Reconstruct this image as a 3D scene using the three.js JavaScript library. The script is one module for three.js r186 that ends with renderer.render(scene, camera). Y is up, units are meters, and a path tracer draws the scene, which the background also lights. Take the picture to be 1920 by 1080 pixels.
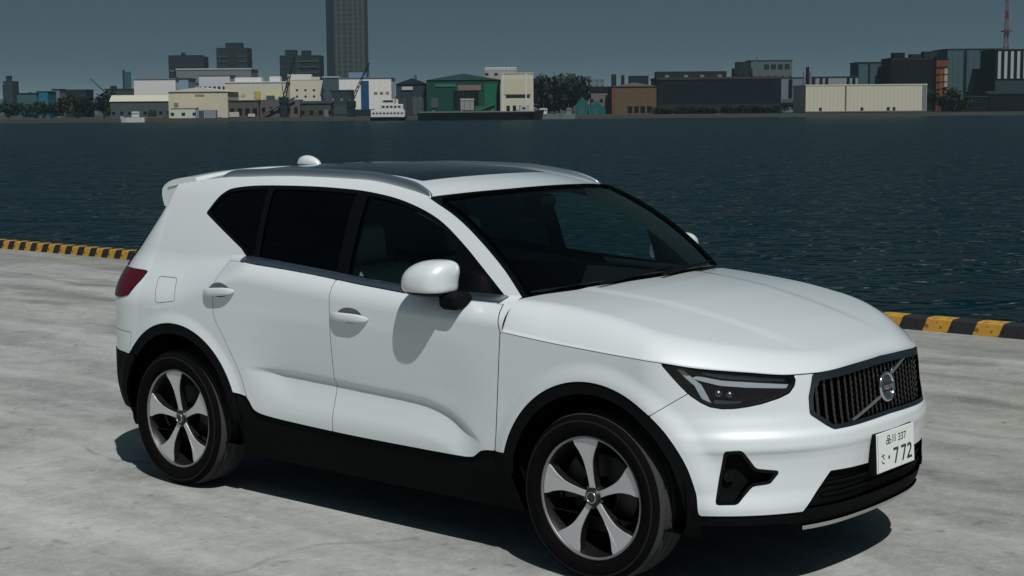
import * as THREE from 'three';
import { RoundedBoxGeometry } from 'three/addons/geometries/RoundedBoxGeometry.js';
import { FontLoader } from 'three/addons/loaders/FontLoader.js';
import { TextGeometry } from 'three/addons/geometries/TextGeometry.js';
import { mergeGeometries } from 'three/addons/utils/BufferGeometryUtils.js';

// ---------------------------------------------------------------- camera, sky, sun, exposure
const scene = new THREE.Scene();
const camera = new THREE.PerspectiveCamera(20.84, 16 / 9, 0.1, 12000);
{
  const yaw = -2.2737, pitch = -0.1148, roll = -0.0083;
  camera.position.set(3.8301, 1.9515, 5.9129);
  const f = new THREE.Vector3(Math.cos(pitch) * Math.cos(yaw), Math.sin(pitch), Math.cos(pitch) * Math.sin(yaw));
  camera.lookAt(camera.position.clone().add(f));
  camera.rotateZ(roll);
}
const renderer = new THREE.WebGLRenderer({ antialias: true });
renderer.toneMapping = THREE.LinearToneMapping;
renderer.toneMappingExposure = 1.0;
renderer.shadowMap.enabled = true;

const SUN = new THREE.Vector3(0.58, 1.0, 0.385).normalize();
{
  const W = 512, H = 256, px = new Float32Array(W * H * 4);
  for (let j = 0; j < H; j++) for (let i = 0; i < W; i++) {
    const el = ((j + 0.5) / H - 0.5) * Math.PI, az = ((i + 0.5) / W - 0.5) * 2 * Math.PI;
    const d = new THREE.Vector3(Math.cos(el) * Math.cos(az), Math.sin(el), Math.cos(el) * Math.sin(az));
    const h = Math.max(0, d.y), c = Math.max(0, d.dot(SUN));
    const k = Math.pow(1 - h, 5), g = 0.10 * Math.pow(c, 8) + 0.25 * Math.pow(c, 60);
    const o = (j * W + i) * 4;
    px[o] = 0.042 + 0.010 * k + g; px[o + 1] = 0.076 + 0.014 * k + g; px[o + 2] = 0.101 + 0.012 * k + g * 0.95; px[o + 3] = 1;
  }
  const sky = new THREE.DataTexture(px, W, H, THREE.RGBAFormat, THREE.FloatType);
  sky.mapping = THREE.EquirectangularReflectionMapping; sky.magFilter = THREE.LinearFilter; sky.minFilter = THREE.LinearFilter; sky.needsUpdate = true;
  scene.background = sky; scene.environment = sky;
}
const sun = new THREE.DirectionalLight(new THREE.Color(1.0, 0.985, 0.955), 3.45);
sun.position.copy(SUN).multiplyScalar(60); sun.target.position.set(-1, 0, 0);
sun.castShadow = true; sun.shadow.mapSize.set(2048, 2048);
Object.assign(sun.shadow.camera, { left: -30, right: 30, top: 30, bottom: -30, near: 1, far: 160 });
scene.add(sun, sun.target);
scene.fog = new THREE.FogExp2(new THREE.Color().setRGB(0.60, 0.80, 0.88), 0.00007);

// ---------------------------------------------------------------- helpers
let seed = 7;
const rnd = () => { seed = (seed * 1664525 + 1013904223) >>> 0; return seed / 4294967296; };
const rr = (a, b) => a + (b - a) * rnd();
const lin = (r, g, b) => new THREE.Color().setRGB(r, g, b);
const std = (r, g, b, rough = 0.8, metal = 0, more = {}) => new THREE.MeshStandardMaterial({ color: lin(r, g, b), roughness: rough, metalness: metal, side: THREE.DoubleSide, ...more });
const phys = (r, g, b, more) => new THREE.MeshPhysicalMaterial({ color: lin(r, g, b), side: THREE.DoubleSide, ...more });
const used = new Map();
function numbered(name) { const n = used.get(name) || 0; used.set(name, n + 1); return n ? name + '_' + String(n).padStart(3, '0') : name; }
function thing(name, label, category, pos = [0, 0, 0], turn = 0, group) {
  const o = new THREE.Group(); o.name = numbered(name); scene.add(o);
  o.position.set(...pos); o.rotation.y = turn; o.userData = { label, category };
  if (group) o.userData.group = group;
  return o;
}
function part(name, geometry, material, parent) {
  const m = new THREE.Mesh(geometry, material); m.name = name; m.castShadow = m.receiveShadow = true; parent.add(m); return m;
}
function struct(name, geometry, material) {
  const m = new THREE.Mesh(geometry, material); m.name = name; m.castShadow = m.receiveShadow = true; m.userData.kind = 'structure'; scene.add(m); return m;
}
const box = (w, h, d, x = 0, y = 0, z = 0) => new THREE.BoxGeometry(w, h, d).translate(x, y, z);
const rbox = (w, h, d, x = 0, y = 0, z = 0, r = 0.02, s = 3) => new RoundedBoxGeometry(w, h, d, s, r).translate(x, y, z);
const merge = (list) => mergeGeometries(list.map((g) => { const q = g.index ? g.toNonIndexed() : g; for (const k of Object.keys(q.attributes)) if (!['position', 'normal', 'uv'].includes(k)) q.deleteAttribute(k); if (!q.attributes.uv) q.setAttribute('uv', new THREE.BufferAttribute(new Float32Array(q.attributes.position.count * 2), 2)); return q; }));
function bar(a, b, r, r2 = r, n = 6) {
  const A = new THREE.Vector3(...a), B = new THREE.Vector3(...b), d = B.clone().sub(A), g = new THREE.CylinderGeometry(r2, r, d.length(), n);
  g.applyQuaternion(new THREE.Quaternion().setFromUnitVectors(new THREE.Vector3(0, 1, 0), d.normalize()));
  const m = A.add(B).multiplyScalar(0.5); return g.translate(m.x, m.y, m.z);
}
// tiling value noise
function noiseGrid(n, sd) { let s = sd >>> 0; const g = new Float32Array(n * n); for (let i = 0; i < n * n; i++) { s = (s * 1664525 + 1013904223) >>> 0; g[i] = s / 4294967296; } return g; }
const NG = noiseGrid(256, 91);
function vnoise(x, y, per = 256) {
  const xi = Math.floor(x), yi = Math.floor(y), fx = x - xi, fy = y - yi, u = fx * fx * (3 - 2 * fx), v = fy * fy * (3 - 2 * fy);
  const w = (a) => ((a % per) + per) % per, x0 = w(xi) & 255, x1 = w(xi + 1) & 255, y0 = (w(yi) & 255) << 8, y1 = (w(yi + 1) & 255) << 8;
  const a = NG[y0 + x0], b = NG[y0 + x1], c = NG[y1 + x0], d = NG[y1 + x1];
  return a + (b - a) * u + (c - a) * v + (a - b - c + d) * u * v;
}
function fbm(x, y, oct = 4, per = 256) { let s = 0, a = 0.5, t = 0; for (let i = 0; i < oct; i++) { s += a * vnoise(x, y, per); t += a; a *= 0.5; x = x * 2; y = y * 2; per *= 2; } return s / t; }
function dataTex(w, h, fn, srgb = true) {
  const px = new Uint8Array(w * h * 4);
  for (let j = 0; j < h; j++) for (let i = 0; i < w; i++) { const c = fn(i, j), o = (j * w + i) * 4; px[o] = c[0]; px[o + 1] = c[1]; px[o + 2] = c[2]; px[o + 3] = 255; }
  const t = new THREE.DataTexture(px, w, h); t.wrapS = t.wrapT = THREE.RepeatWrapping; t.magFilter = THREE.LinearFilter; t.minFilter = THREE.LinearMipmapLinearFilter; t.generateMipmaps = true;
  if (srgb) t.colorSpace = THREE.SRGBColorSpace; t.needsUpdate = true; return t;
}
const enc = (v) => { v = Math.min(1, Math.max(0, v)); return 255 * (v <= 0.0031308 ? v * 12.92 : 1.055 * Math.pow(v, 1 / 2.4) - 0.055); };
// ---------------------------------------------------------------- setting: quay, kerb, water
const KA = -0.013, KZ = -6.883;                          // quay edge: z = KZ + KA * x
const edgeZ = (x) => KZ + KA * x;
{ // concrete apron; uv in metres / 24 across, / 12 deep, mirrored beyond
  const W = 2048, H = 1024, X0 = -20, Z0 = -6.6, LX = 24, LZ = 12;
  const cracks = [];
  const crack = (pts, w, dark) => cracks.push({ pts, w, dark });
  crack([[-14.5, -4.2], [-12.85, -4.42], [-12.2, -4.5], [-11.5, -4.42], [-10.7, -4.52], [-8.5, -4.6]], 0.06, 0.34);
  crack([[-14, -3.5], [-11.4, -3.55], [-10.7, -3.62], [-9.6, -3.7], [-7.5, -3.9]], 0.07, 0.22);
  crack([[-6.5, 0.75], [-4.82, 0.62], [-4.25, 0.61], [-3.77, 0.71], [-3.3, 0.66]], 0.014, 0.42);
  crack([[-2.2, -4.5], [-1.16, -4.63], [-0.6, -4.6], [1.5, -4.7]], 0.05, 0.22); crack([[-0.6, -2.85], [0.0, -2.88], [0.9, -2.95]], 0.04, 0.18);
  crack([[-1.3, 1.9], [-1.26, 1.5], [-1.2, 1.15], [-1.0, 0.8]], 0.014, 0.3);
  const segs = [];
  for (const c of cracks) for (let i = 0; i + 1 < c.pts.length; i++) segs.push([...c.pts[i], ...c.pts[i + 1], c.w, c.dark]);
  const segAt = (x, z) => {
    let m = 0;
    for (const [ax, az, bx, bz, w, dk] of segs) {
      if (x < Math.min(ax, bx) - 0.3 || x > Math.max(ax, bx) + 0.3 || z < Math.min(az, bz) - 0.3 || z > Math.max(az, bz) + 0.3) continue;
      const dx = bx - ax, dz = bz - az, t = Math.min(1, Math.max(0, ((x - ax) * dx + (z - az) * dz) / (dx * dx + dz * dz)));
      const d = Math.hypot(x - ax - dx * t, z - az - dz * t); m = Math.max(m, dk * Math.max(0, 1 - d / (w * 1.6)) * Math.min(1, 5 * fbm(x * 2.2, z * 2.2 + 17, 3) - 1.5));
    }
    return m;
  };
  const map = dataTex(W, H, (i, j) => {
    const x = X0 + (i / W) * LX, z = Z0 + (j / H) * LZ;
    const wx = x + 0.22 * (fbm(x * 2.3 + 9, z * 2.3, 3) - 0.5), wz = z + 0.22 * (fbm(x * 2.3, z * 2.3 + 40, 3) - 0.5);
    const big = fbm(x * 0.35 + 3, z * 0.5 + 7, 4) - 0.5, streak = fbm(wx * 0.38 + 60, wz * 2.9 + 11, 5) - 0.5, fine = fbm(x * 9, z * 9, 3) - 0.5, grain = rnd() - 0.5;
    const patch = Math.min(1, Math.max(0, (fbm(x * 0.8 + 30, z * 1.1 + 5, 4) - 0.56) * 6));
    const wv = fbm(wx * 1.1 + 12, wz * 5.5 + 31, 4) - 0.5, grit = fbm(x * 30, z * 30, 2) - 0.5;
    let v = 0.335 + 0.12 * wv + 0.06 * grit + 0.14 * big + 0.26 * streak + 0.10 * fine + 0.06 * grain - 0.07 * patch;
    const strip = Math.min(1, Math.max(0, (edgeZ(x) + 1.35 + 0.3 * (fbm(x * 0.7, 3.3, 3) - 0.5) * 2 - z) / 0.3));   // dirtier strip along the kerb
    const sp = fbm(x * 14 + 5, z * 14 + 50, 2); if (sp > 0.80) v *= 1 - (sp - 0.80) * 2.6;
    const st = Math.max(0, 1 - Math.hypot((x + 4.75) / 0.9, (z - 1.02) / 0.28)) * Math.min(1, 2.2 * fbm(x * 4 + 3, z * 6 + 9, 3) - 0.3); v *= 1 - 0.5 * Math.max(0, st);
    const arc = Math.abs(Math.hypot(x + 6, z - 9) - 11.4), tm = (Math.max(0, 1 - arc / 0.12) + Math.max(0, 1 - Math.abs(arc - 1.55) / 0.12)) * Math.min(1, Math.max(0, 3 * fbm(x * 1.4 + 70, z * 1.4, 3) - 1.0)); v *= 1 - 0.13 * tm;
    if (fbm(x * 22 + 90, z * 22 + 14, 2) > 0.8) v *= 1.12;
    v *= 0.955; const cl = (q) => Math.min(1, Math.max(0, q)), dirt = cl((x + 3.2) / 3) * cl((0.8 - z) / 2) * cl(0.5 + 1.6 * (fbm(x * 0.9 + 44, z * 1.6 + 8, 4) - 0.3)); v *= 1 - 0.13 * dirt;
    v *= 1 - 0.30 * strip; v *= 1 - segAt(wx, wz);
    const warm = 0.5 + 0.5 * strip + 0.9 * dirt + 1.5 * Math.max(0, st) + 1.6 * patch * 0.3 + (fbm(x * 0.5 + 80, z * 0.5 + 20, 3) - 0.5);
    return [enc(v * (0.95 + 0.035 * warm)), enc(v * (1.0)), enc(v * (0.995 - 0.06 * warm))];
  });
  map.wrapS = map.wrapT = THREE.MirroredRepeatWrapping;
  const bump = dataTex(1024, 1024, (i, j) => { const v = 128 + 150 * (fbm(i / 16, j / 16, 4, 64) - 0.5) + 60 * (rnd() - 0.5); return [v, v, v]; }, false);
  bump.repeat.set(12, 6);
  const g = new THREE.BufferGeometry(), pos = [], uv = [], idx = [];
  const xs = [-700, -200, -60, -20, -10, 0, 10, 40, 150, 600];
  for (const x of xs) for (const z of [edgeZ(x) - 0.05, edgeZ(x) + 3, 4, 30, 200, 700]) { pos.push(x, 0, z); uv.push((x - X0) / LX, (z - Z0) / LZ); }
  for (let i = 0; i < xs.length - 1; i++) for (let j = 0; j < 5; j++) { const a = i * 6 + j; idx.push(a, a + 1, a + 6, a + 1, a + 7, a + 6); }
  g.setAttribute('position', new THREE.Float32BufferAttribute(pos, 3)); g.setAttribute('uv', new THREE.Float32BufferAttribute(uv, 2)); g.setIndex(idx); g.computeVertexNormals();
  const m = std(1, 1, 1, 0.93, 0, { map, bumpMap: bump, bumpScale: 0.006 });
  struct('quay_ground', g, m);
  // quay wall down to the water
  const w = new THREE.PlaneGeometry(1300, 3.2); w.rotateY(Math.PI); w.rotateY(Math.atan2(0.013, 1)); w.translate(0, -1.61, KZ - 0.06);
  struct('quay_wall', w, std(0.16, 0.155, 0.115, 0.9));
}
{ // kerb of yellow and black blocks along the quay edge
  const ang = Math.atan2(-KA, 1), cs = Math.cos(ang);
  const kerb = thing('wheel_stop_kerb', 'long yellow and black striped concrete kerb along the quay edge beside the water', 'kerb', [0, 0, KZ], ang);
  const chip = dataTex(256, 256, (i, j) => { const n = fbm(i / 10, j / 10, 4, 26), v = n > 0.62 ? 0.62 : 0.95 + 0.1 * (n - 0.5); return [255 * v, 255 * v, 255 * v * (n > 0.62 ? 0.9 : 1)]; });
  const yel = std(0.52, 0.28, 0.035, 0.75, 0, { map: chip }), blk = std(0.014, 0.015, 0.018, 0.7, 0, { map: chip }), conc = std(0.42, 0.40, 0.35, 0.9);
  const L = 0.226, L2 = 0.138, shape = new THREE.Shape();
  shape.moveTo(-0.11, 0); shape.lineTo(0.11, 0); shape.lineTo(0.095, 0.092); shape.quadraticCurveTo(0.092, 0.115, 0.068, 0.115); shape.lineTo(-0.075, 0.115); shape.quadraticCurveTo(-0.095, 0.115, -0.096, 0.092); shape.lineTo(-0.11, 0);
  const seg = new THREE.ExtrudeGeometry(shape, { depth: L, bevelEnabled: false, curveSegments: 4 }); seg.rotateY(Math.PI / 2);   // runs along +x, front face towards -z... turned below
  for (let x = -2.15 - 30 * L, k = 0; x < 6; x += L, k++) { const m = part('kerb_block', seg, (k & 1) ? blk : yel, kerb); m.position.set(x, 0, 0.11); }
  const slant = (q) => { const p = q.attributes.position; for (let k = 0; k < p.count; k++) p.setX(k, p.getX(k) + 0.35 * p.getY(k)); q.computeVertexNormals(); }; slant(seg);
  const seg2 = new THREE.ExtrudeGeometry(shape, { depth: L2, bevelEnabled: false, curveSegments: 4 }); seg2.rotateY(Math.PI / 2); slant(seg2);
  for (let k = 0; k < 110; k++) { const m = part('kerb_block', seg2, (k & 1) ? blk : yel, kerb); m.position.set(-2.15 - 30 * L - (k + 1) * L2, 0, 0.11); }
  const far = [];
  for (const [a, b] of [[-90, -2.15 - 30 * L - 110 * L2], [6.02, 60]]) far.push(box(b - a, 0.11, 0.2, (a + b) / 2, 0.055, 0.11));
  part('plain_kerb', merge(far), conc, kerb);
}
{ // harbour water
  const W = 1024;
  const waves = [];
  for (let k = 0; k < 70; k++) { const n = Math.round(Math.pow(rnd(), 1.4) * 90 + 6), th = rr(-0.85, 0.85); waves.push([Math.round(n * Math.sin(th)), Math.round(n * Math.cos(th)), rr(0, 6.28), 1 / Math.pow(n, 0.75)]); }
  const tex = dataTex(W, W, (i, j) => {
    let s = 0; const u = i / W * 6.2832, v = j / W * 6.2832;
    for (const [a, b, p, m] of waves) s += m * Math.sin(a * u + b * v + p);
    s += 0.5 * (fbm(i / 8, j / 4, 4, 128) - 0.5);
    const o = 128 + 50 * s; return [o, o, o];
  }, false);
  const g = new THREE.PlaneGeometry(9000, 9000, 1, 1).rotateX(-Math.PI / 2);
  const uv = g.attributes.uv; for (let k = 0; k < uv.count; k++) uv.setXY(k, uv.getX(k) * 9000 / 44, uv.getY(k) * 9000 / 44);
  g.rotateY(0.70); g.translate(-2000, -2, -3000);
  const m = phys(0.001, 0.0125, 0.016, { roughness: 0.3, ior: 1.33, specularIntensity: 0.25, bumpMap: tex, bumpScale: 2.4 });
  struct('water', g, m);
}
// ---------------------------------------------------------------- the far shore: u metres to the right, D metres ahead, heights above its quay
const flat = (r, g, b, rough = 0.8) => phys(r, g, b, { roughness: rough, specularIntensity: rough < 0.5 ? 0.4 : 0.15 });
const SH = { f: [-0.6458, -0.7635], r: [0.7635, -0.6458], turn: 0.7021, base: -0.8 };
const lot = (u, D, y = SH.base) => [3.83 + SH.f[0] * D + SH.r[0] * u, y, 5.913 + SH.f[1] * D + SH.r[1] * u];
{ // land, its quay wall, and the low hills beyond
  const g = new THREE.BufferGeometry(), pos = [], idx = [], us = [-3000, -420, -200, -90, 60, 230, 420, 3000], front = [900, 585, 548, 522, 520, 525, 532, 800];
  us.forEach((u, i) => { for (const [D, y] of [[front[i], -2.6], [front[i] + 0.4, SH.base], [front[i] + 300, SH.base], [9000, SH.base]]) pos.push(...lot(D > 1000 ? u * 4 : u, D, y)); });
  for (let i = 0; i < us.length - 1; i++) for (let j = 0; j < 3; j++) { const a = i * 4 + j; idx.push(a, a + 4, a + 1, a + 1, a + 4, a + 5); }
  g.setAttribute('position', new THREE.Float32BufferAttribute(pos, 3)); g.setIndex(idx); const q = g.toNonIndexed(); q.computeVertexNormals(); q.setAttribute('uv', new THREE.BufferAttribute(new Float32Array(q.attributes.position.count * 2), 2));
  struct('far_shore', q, flat(0.045, 0.05, 0.045, 0.95));
}
const C = {
  white: flat(0.50, 0.51, 0.50, 0.8), cream: flat(0.44, 0.42, 0.32, 0.85), pale: flat(0.45, 0.44, 0.36, 0.85), grey: flat(0.135, 0.155, 0.165, 0.8), mid: flat(0.055, 0.072, 0.08, 0.8), darkg: flat(0.013, 0.022, 0.027, 0.8),
  black: flat(0.005, 0.008, 0.010, 0.8), glassd: flat(0.02, 0.028, 0.032, 0.25), navy: flat(0.004, 0.010, 0.015, 0.7), teal: flat(0.035, 0.09, 0.10, 0.7), tealb: flat(0.012, 0.085, 0.085, 0.8), blue: flat(0.012, 0.06, 0.14, 0.6), bluew: flat(0.015, 0.12, 0.19, 0.7),
  green: flat(0.008, 0.05, 0.036, 0.7), greenl: flat(0.012, 0.10, 0.055, 0.7), brown: flat(0.10, 0.07, 0.045, 0.85), rust: flat(0.12, 0.045, 0.03, 0.9), orange: flat(0.16, 0.06, 0.02, 0.7), pink: flat(0.17, 0.12, 0.105, 0.9), redp: flat(0.12, 0.03, 0.03, 0.6), slate: flat(0.024, 0.04, 0.048, 0.8), conc: flat(0.17, 0.17, 0.155, 0.9),
};
function bld(name, label, cat, u0, u1, h, D, depth, mat, turn = 0, group) {
  const g = thing(name, label, cat, lot((u0 + u1) / 2, D), SH.turn + turn, group), w = u1 - u0;
  part('wall', box(w, h + 1, depth, 0, (h - 1) / 2, -depth / 2), mat, g);
  g.b = { w, h, d: depth }; return g;
}
const flatRoof = (g, mat, t = 0.5, o = 0.25) => part('roof', box(g.b.w + o * 2, t, g.b.d + o * 2, 0, g.b.h + t / 2, -g.b.d / 2), mat, g);
function gable(g, mat, rise, side = false) {             // ridge runs back from the viewer; side = along the front
  const { w, h, d } = g.b, s = new THREE.Shape(), W = side ? d : w; s.moveTo(-W / 2 - 0.4, 0); s.lineTo(0, rise); s.lineTo(W / 2 + 0.4, 0); s.lineTo(-W / 2 - 0.4, 0);
  const e = new THREE.ExtrudeGeometry(s, { depth: (side ? w : d) + 0.8, bevelEnabled: false }); if (side) { e.rotateY(Math.PI / 2); e.translate(-w / 2 - 0.4, h, -d / 2); } else e.translate(0, h, -d - 0.4);
  return part('roof', e, mat, g);
}
const pane = (g, name, x, y, w, h, mat, proud = 0.12, label) => { const p = part(name, box(w, h, 0.24, x, y, proud - 0.12), mat, g); if (label) p.userData.label = label; return p; };   // x from the middle, y from the ground
function windows(g, nx, ny, y0, y1, ww, wh, mat = C.glassd, x0 = -0.45, x1 = 0.45, name = 'window') {
  const geo = box(ww, wh, 0.2);
  for (let i = 0; i < nx; i++) for (let j = 0; j < ny; j++) { const m = part(name, geo, mat, g); m.position.set(g.b.w * mix0(x0, x1, nx > 1 ? i / (nx - 1) : 0.5), mix0(y0, y1, ny > 1 ? j / (ny - 1) : 0.5), 0.02); }
}
const mix0 = (a, b, t) => a + (b - a) * t;
function ribs(g, n, mat, y0 = 0, y1 = g.b.h, wd = 0.18) { const geo = box(wd, y1 - y0, 0.16); for (let i = 0; i <= n; i++) { const m = part('wall_rib', geo, mat, g); m.position.set(g.b.w * (i / n - 0.5) * 0.995, (y0 + y1) / 2, 0.04); } }
const onRoof = (g, name, x, w, h, d, mat, back = 3, lift = 0) => part(name, box(w, h, d, x, g.b.h + lift + h / 2 + 0.02, -back), mat, g);

let g;
// left end
g = bld('apartment_tower', 'narrow dark apartment tower at the far left end of the skyline', 'building', -289.86, -284.69, 20.05, 900, 12, C.slate); windows(g, 3, 9, 4, g.b.h - 3, 1.2, 1.4); onRoof(g, 'stair_head', 0, 2.5, 3, 3, C.darkg);
g = bld('shore_warehouse', 'teal green sided warehouse at the left, beside the bright blue one', 'building', -200.71, -192.70, 9.83, 640, 14, C.teal); flatRoof(g, C.darkg, 0.4); windows(g, 3, 1, 3, 3, 1.2, 1); onRoof(g, 'roof_vent', 0.5, 0.8, 0.7, 1, C.mid);
g = bld('shore_warehouse', 'small bright blue warehouse among the trees at the left', 'building', -193.30, -188.74, 10.66, 642, 12, C.bluew); flatRoof(g, C.teal, 0.3); pane(g, 'door', 0.4, 1.6, 1.7, 3, C.darkg);
g = bld('shore_house', 'pale grey narrow house right of the blue warehouse', 'building', -192.25, -189.13, 11.72, 660, 9, C.grey); windows(g, 2, 2, 2.5, 6, 0.7, 0.9); flatRoof(g, C.darkg, 0.3);
g = bld('shore_house', 'low dark green grey block with flat roof left of the leaning crane', 'building', -193.48, -183.36, 11.47, 680, 12, C.darkg); flatRoof(g, flat(0.03, 0.06, 0.045, 0.9), 0.6); windows(g, 5, 2, 2.6, 6, 1.2, 1, C.slate);
g = bld('shore_house', 'dark green grey building below the slim teal silo', 'building', -167.35, -155.48, 11.37, 650, 12, flat(0.03, 0.05, 0.05, 0.9)); flatRoof(g, C.slate, 0.4); windows(g, 5, 1, 4.5, 4.5, 1.0, 1.1, C.mid); onRoof(g, 'roof_tank', -3.2, 2.2, 1.6, 2, C.darkg);
{
  const s = thing('silo', 'slim teal silo tower behind the white building at the left', 'silo', lot(-169.81, 700), SH.turn);
  part('shaft', new THREE.CylinderGeometry(1.2, 1.3, 19.52, 16).translate(0, 19.52 / 2, 0), C.teal, s); part('cap', new THREE.ConeGeometry(1.4, 1.2, 16).translate(0, 19.52 + 0.6, 0), C.bluew, s);
  part('leg_tower', box(0.9, 20.70, 0.9, -2.0, 20.70 / 2, 0), C.slate, s);
}
function crane(label, u, D, baseH, mastH, jib, group, mat = C.darkg) {   // lattice jib on a cab; jib = [dx, dy] from the cab top
  const c = thing('harbour_crane', label, 'crane', lot(u, D), SH.turn);
  part('base', box(2.6, baseH, 2.6, 0, baseH / 2, 0), mat, c); const cab = part('cab', rbox(3, 2.2, 3, 0, baseH + 1.1, 0, 0.2, 2), mat, c); part('cab_window', box(1.1, 0.9, 0.1, 0.6, baseH + 1.3, 1.55), C.glassd, cab);
  const a = [0, baseH + 1.5, 0], b = [jib[0], baseH + 1.5 + jib[1], 0], L = [], o = 0.45, n = 9;
  for (const s of [-o, o]) for (const t of [-o, o]) L.push(bar([a[0] + s, a[1], a[2] + t], [b[0] + s * 0.4, b[1], b[2] + t * 0.4], 0.13, 0.1, 5));
  for (let i = 0; i < n; i++) { const p = (t, s, k) => [mix0(a[0], b[0], t) + s * mix0(1, 0.4, t), mix0(a[1], b[1], t), k * mix0(1, 0.4, t)]; L.push(bar(p(i / n, -o, o), p((i + 1) / n, o, o), 0.07, 0.07, 4), bar(p(i / n, o, -o), p((i + 1) / n, -o, -o), 0.07, 0.07, 4)); }
  part('jib', merge(L), mat, c); part('hoist_rope', bar(b, [b[0], b[1] - jib[1] * 0.35, 0], 0.05, 0.05, 4), C.black, c); part('mast', bar([0, baseH + 2, 0], [-jib[0] * 0.12, baseH + 2 + mastH, 0], 0.2, 0.12, 5), mat, c);
  return c;
}
crane('pale distant harbour crane leaning left above the low dark green block', -229.89, 900, 10, 4, [-10, 9.5], null, C.slate);
// white and cream works
g = bld('factory_building', 'white boxy building with flat roof at the left of the cream works', 'building', -143.52, -127.69, 14.43, 600, 16, C.white); flatRoof(g, C.grey, 0.35); pane(g, 'sign_band', 1.2, 6.6, 9, 1.0, C.cream); windows(g, 7, 1, 4.6, 4.6, 1.0, 0.8, C.mid); onRoof(g, 'roof_mast', 6.6, 0.4, 4.2, 0.4, C.darkg, 6); onRoof(g, 'roof_box', 6.4, 2.2, 0.9, 2, C.slate, 6);
g = bld('factory_annex', 'blue grey annex wall joined to the right of the white boxy building', 'building', -128.97, -124.05, 14.66, 606, 14, flat(0.16, 0.24, 0.32, 0.7)); flatRoof(g, C.slate, 0.3); windows(g, 2, 2, 5, 9, 1.0, 1.0);
g = bld('shore_shed', 'long low shed with cream pitched roof in front of the white boxy building', 'shed', -145.34, -123.67, 6.04, 572, 12, C.mid, 0.10); gable(g, C.pale, 2.3, true); windows(g, 8, 1, 1.9, 1.9, 1.1, 1.0, C.black); pane(g, 'door', 4, 1.5, 2.6, 3, C.darkg);
g = bld('cream_warehouse', 'big cream warehouse with shallow gable facing the water', 'building', -120.96, -100.09, 9.15, 556, 22, C.cream); gable(g, C.pale, 1.6); pane(g, 'vent_louvre', 0.6, 7.9, 3.2, 0.6, C.conc); pane(g, 'door', -7.8, 4.6, 1.6, 1.4, C.conc); pane(g, 'shutter_door', 6.2, 2.2, 4, 4, flat(0.48, 0.42, 0.36, 0.8)); ribs(g, 8, flat(0.50, 0.47, 0.36, 0.85), 0.2, g.b.h - 0.3, 0.14);
g = bld('lean_to', 'pale green lean-to shed at the foot of the big cream warehouse', 'shed', -118.48, -109.95, 3.39, 548, 5, flat(0.42, 0.46, 0.38, 0.85)); flatRoof(g, C.pale, 0.25); windows(g, 3, 1, 1.4, 1.4, 1.2, 1.0, C.darkg);
g = bld('container_store', 'grey blue containers stacked at the right foot of the cream warehouse', 'container', -109.55, -102.53, 2.77, 546, 3, flat(0.22, 0.25, 0.29, 0.7)); ribs(g, 10, C.slate, 0.1, g.b.h, 0.1); pane(g, 'door', -1.6, 1.3, 1.6, 2.2, C.mid);
g = bld('long_building', 'long light grey flat building behind the cream works under the dark apartment blocks', 'building', -152.74, -118.65, 20.89, 720, 20, C.grey); flatRoof(g, flat(0.30, 0.31, 0.31, 0.8), 0.7); pane(g, 'window_band', 2, 14.6, 30, 0.9, C.slate); windows(g, 9, 1, 12, 12, 1.6, 1.3, C.darkg);
g = bld('office_block', 'white office with a dark window row behind the cream works', 'building', -126.68, -114.12, 16.51, 640, 14, flat(0.42, 0.45, 0.47, 0.8)); windows(g, 7, 2, 8.6, 11.6, 1.0, 1.2); pane(g, 'canopy', -2, 7.4, 9, 0.8, flat(0.05, 0.09, 0.09, 0.8)); flatRoof(g, C.grey, 0.3);
g = bld('cream_factory', 'pale yellow factory hall with bright white roof plant and a mustard door panel', 'building', -107.57, -84.74, 12.77, 592, 20, C.pale); flatRoof(g, C.white, 0.4); onRoof(g, 'roof_plant', -3, 10, 1.6, 5, C.white, 5, 0.4); onRoof(g, 'roof_plant', 7, 4, 1.9, 4, C.white, 5, 0.4); pane(g, 'sign_panel', 0.8, 8.1, 2.4, 3.0, flat(0.36, 0.30, 0.08, 0.8)); pane(g, 'sign_panel', 7.2, 8.0, 8.2, 2.4, flat(0.50, 0.50, 0.28, 0.8)); windows(g, 3, 1, 8.2, 8.2, 1.6, 1.2, flat(0.36, 0.34, 0.25, 0.8), -0.4, -0.2); ribs(g, 12, flat(0.54, 0.52, 0.42, 0.85), 0.2, g.b.h - 0.2, 0.12);
g = bld('white_factory', 'white stepped factory block with small dark vents left of the glass tower', 'building', -86.05, -71.75, 13.82, 604, 16, C.pale, 0.08); onRoof(g, 'roof_step', -2.2, 9, 2.2, 9, C.white, 6); onRoof(g, 'roof_step', 3.6, 3.6, 1.2, 6, C.cream, 6); windows(g, 5, 2, 7.6, 10, 0.8, 0.7, C.darkg); flatRoof(g, C.grey, 0.02, 0.1);
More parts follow.
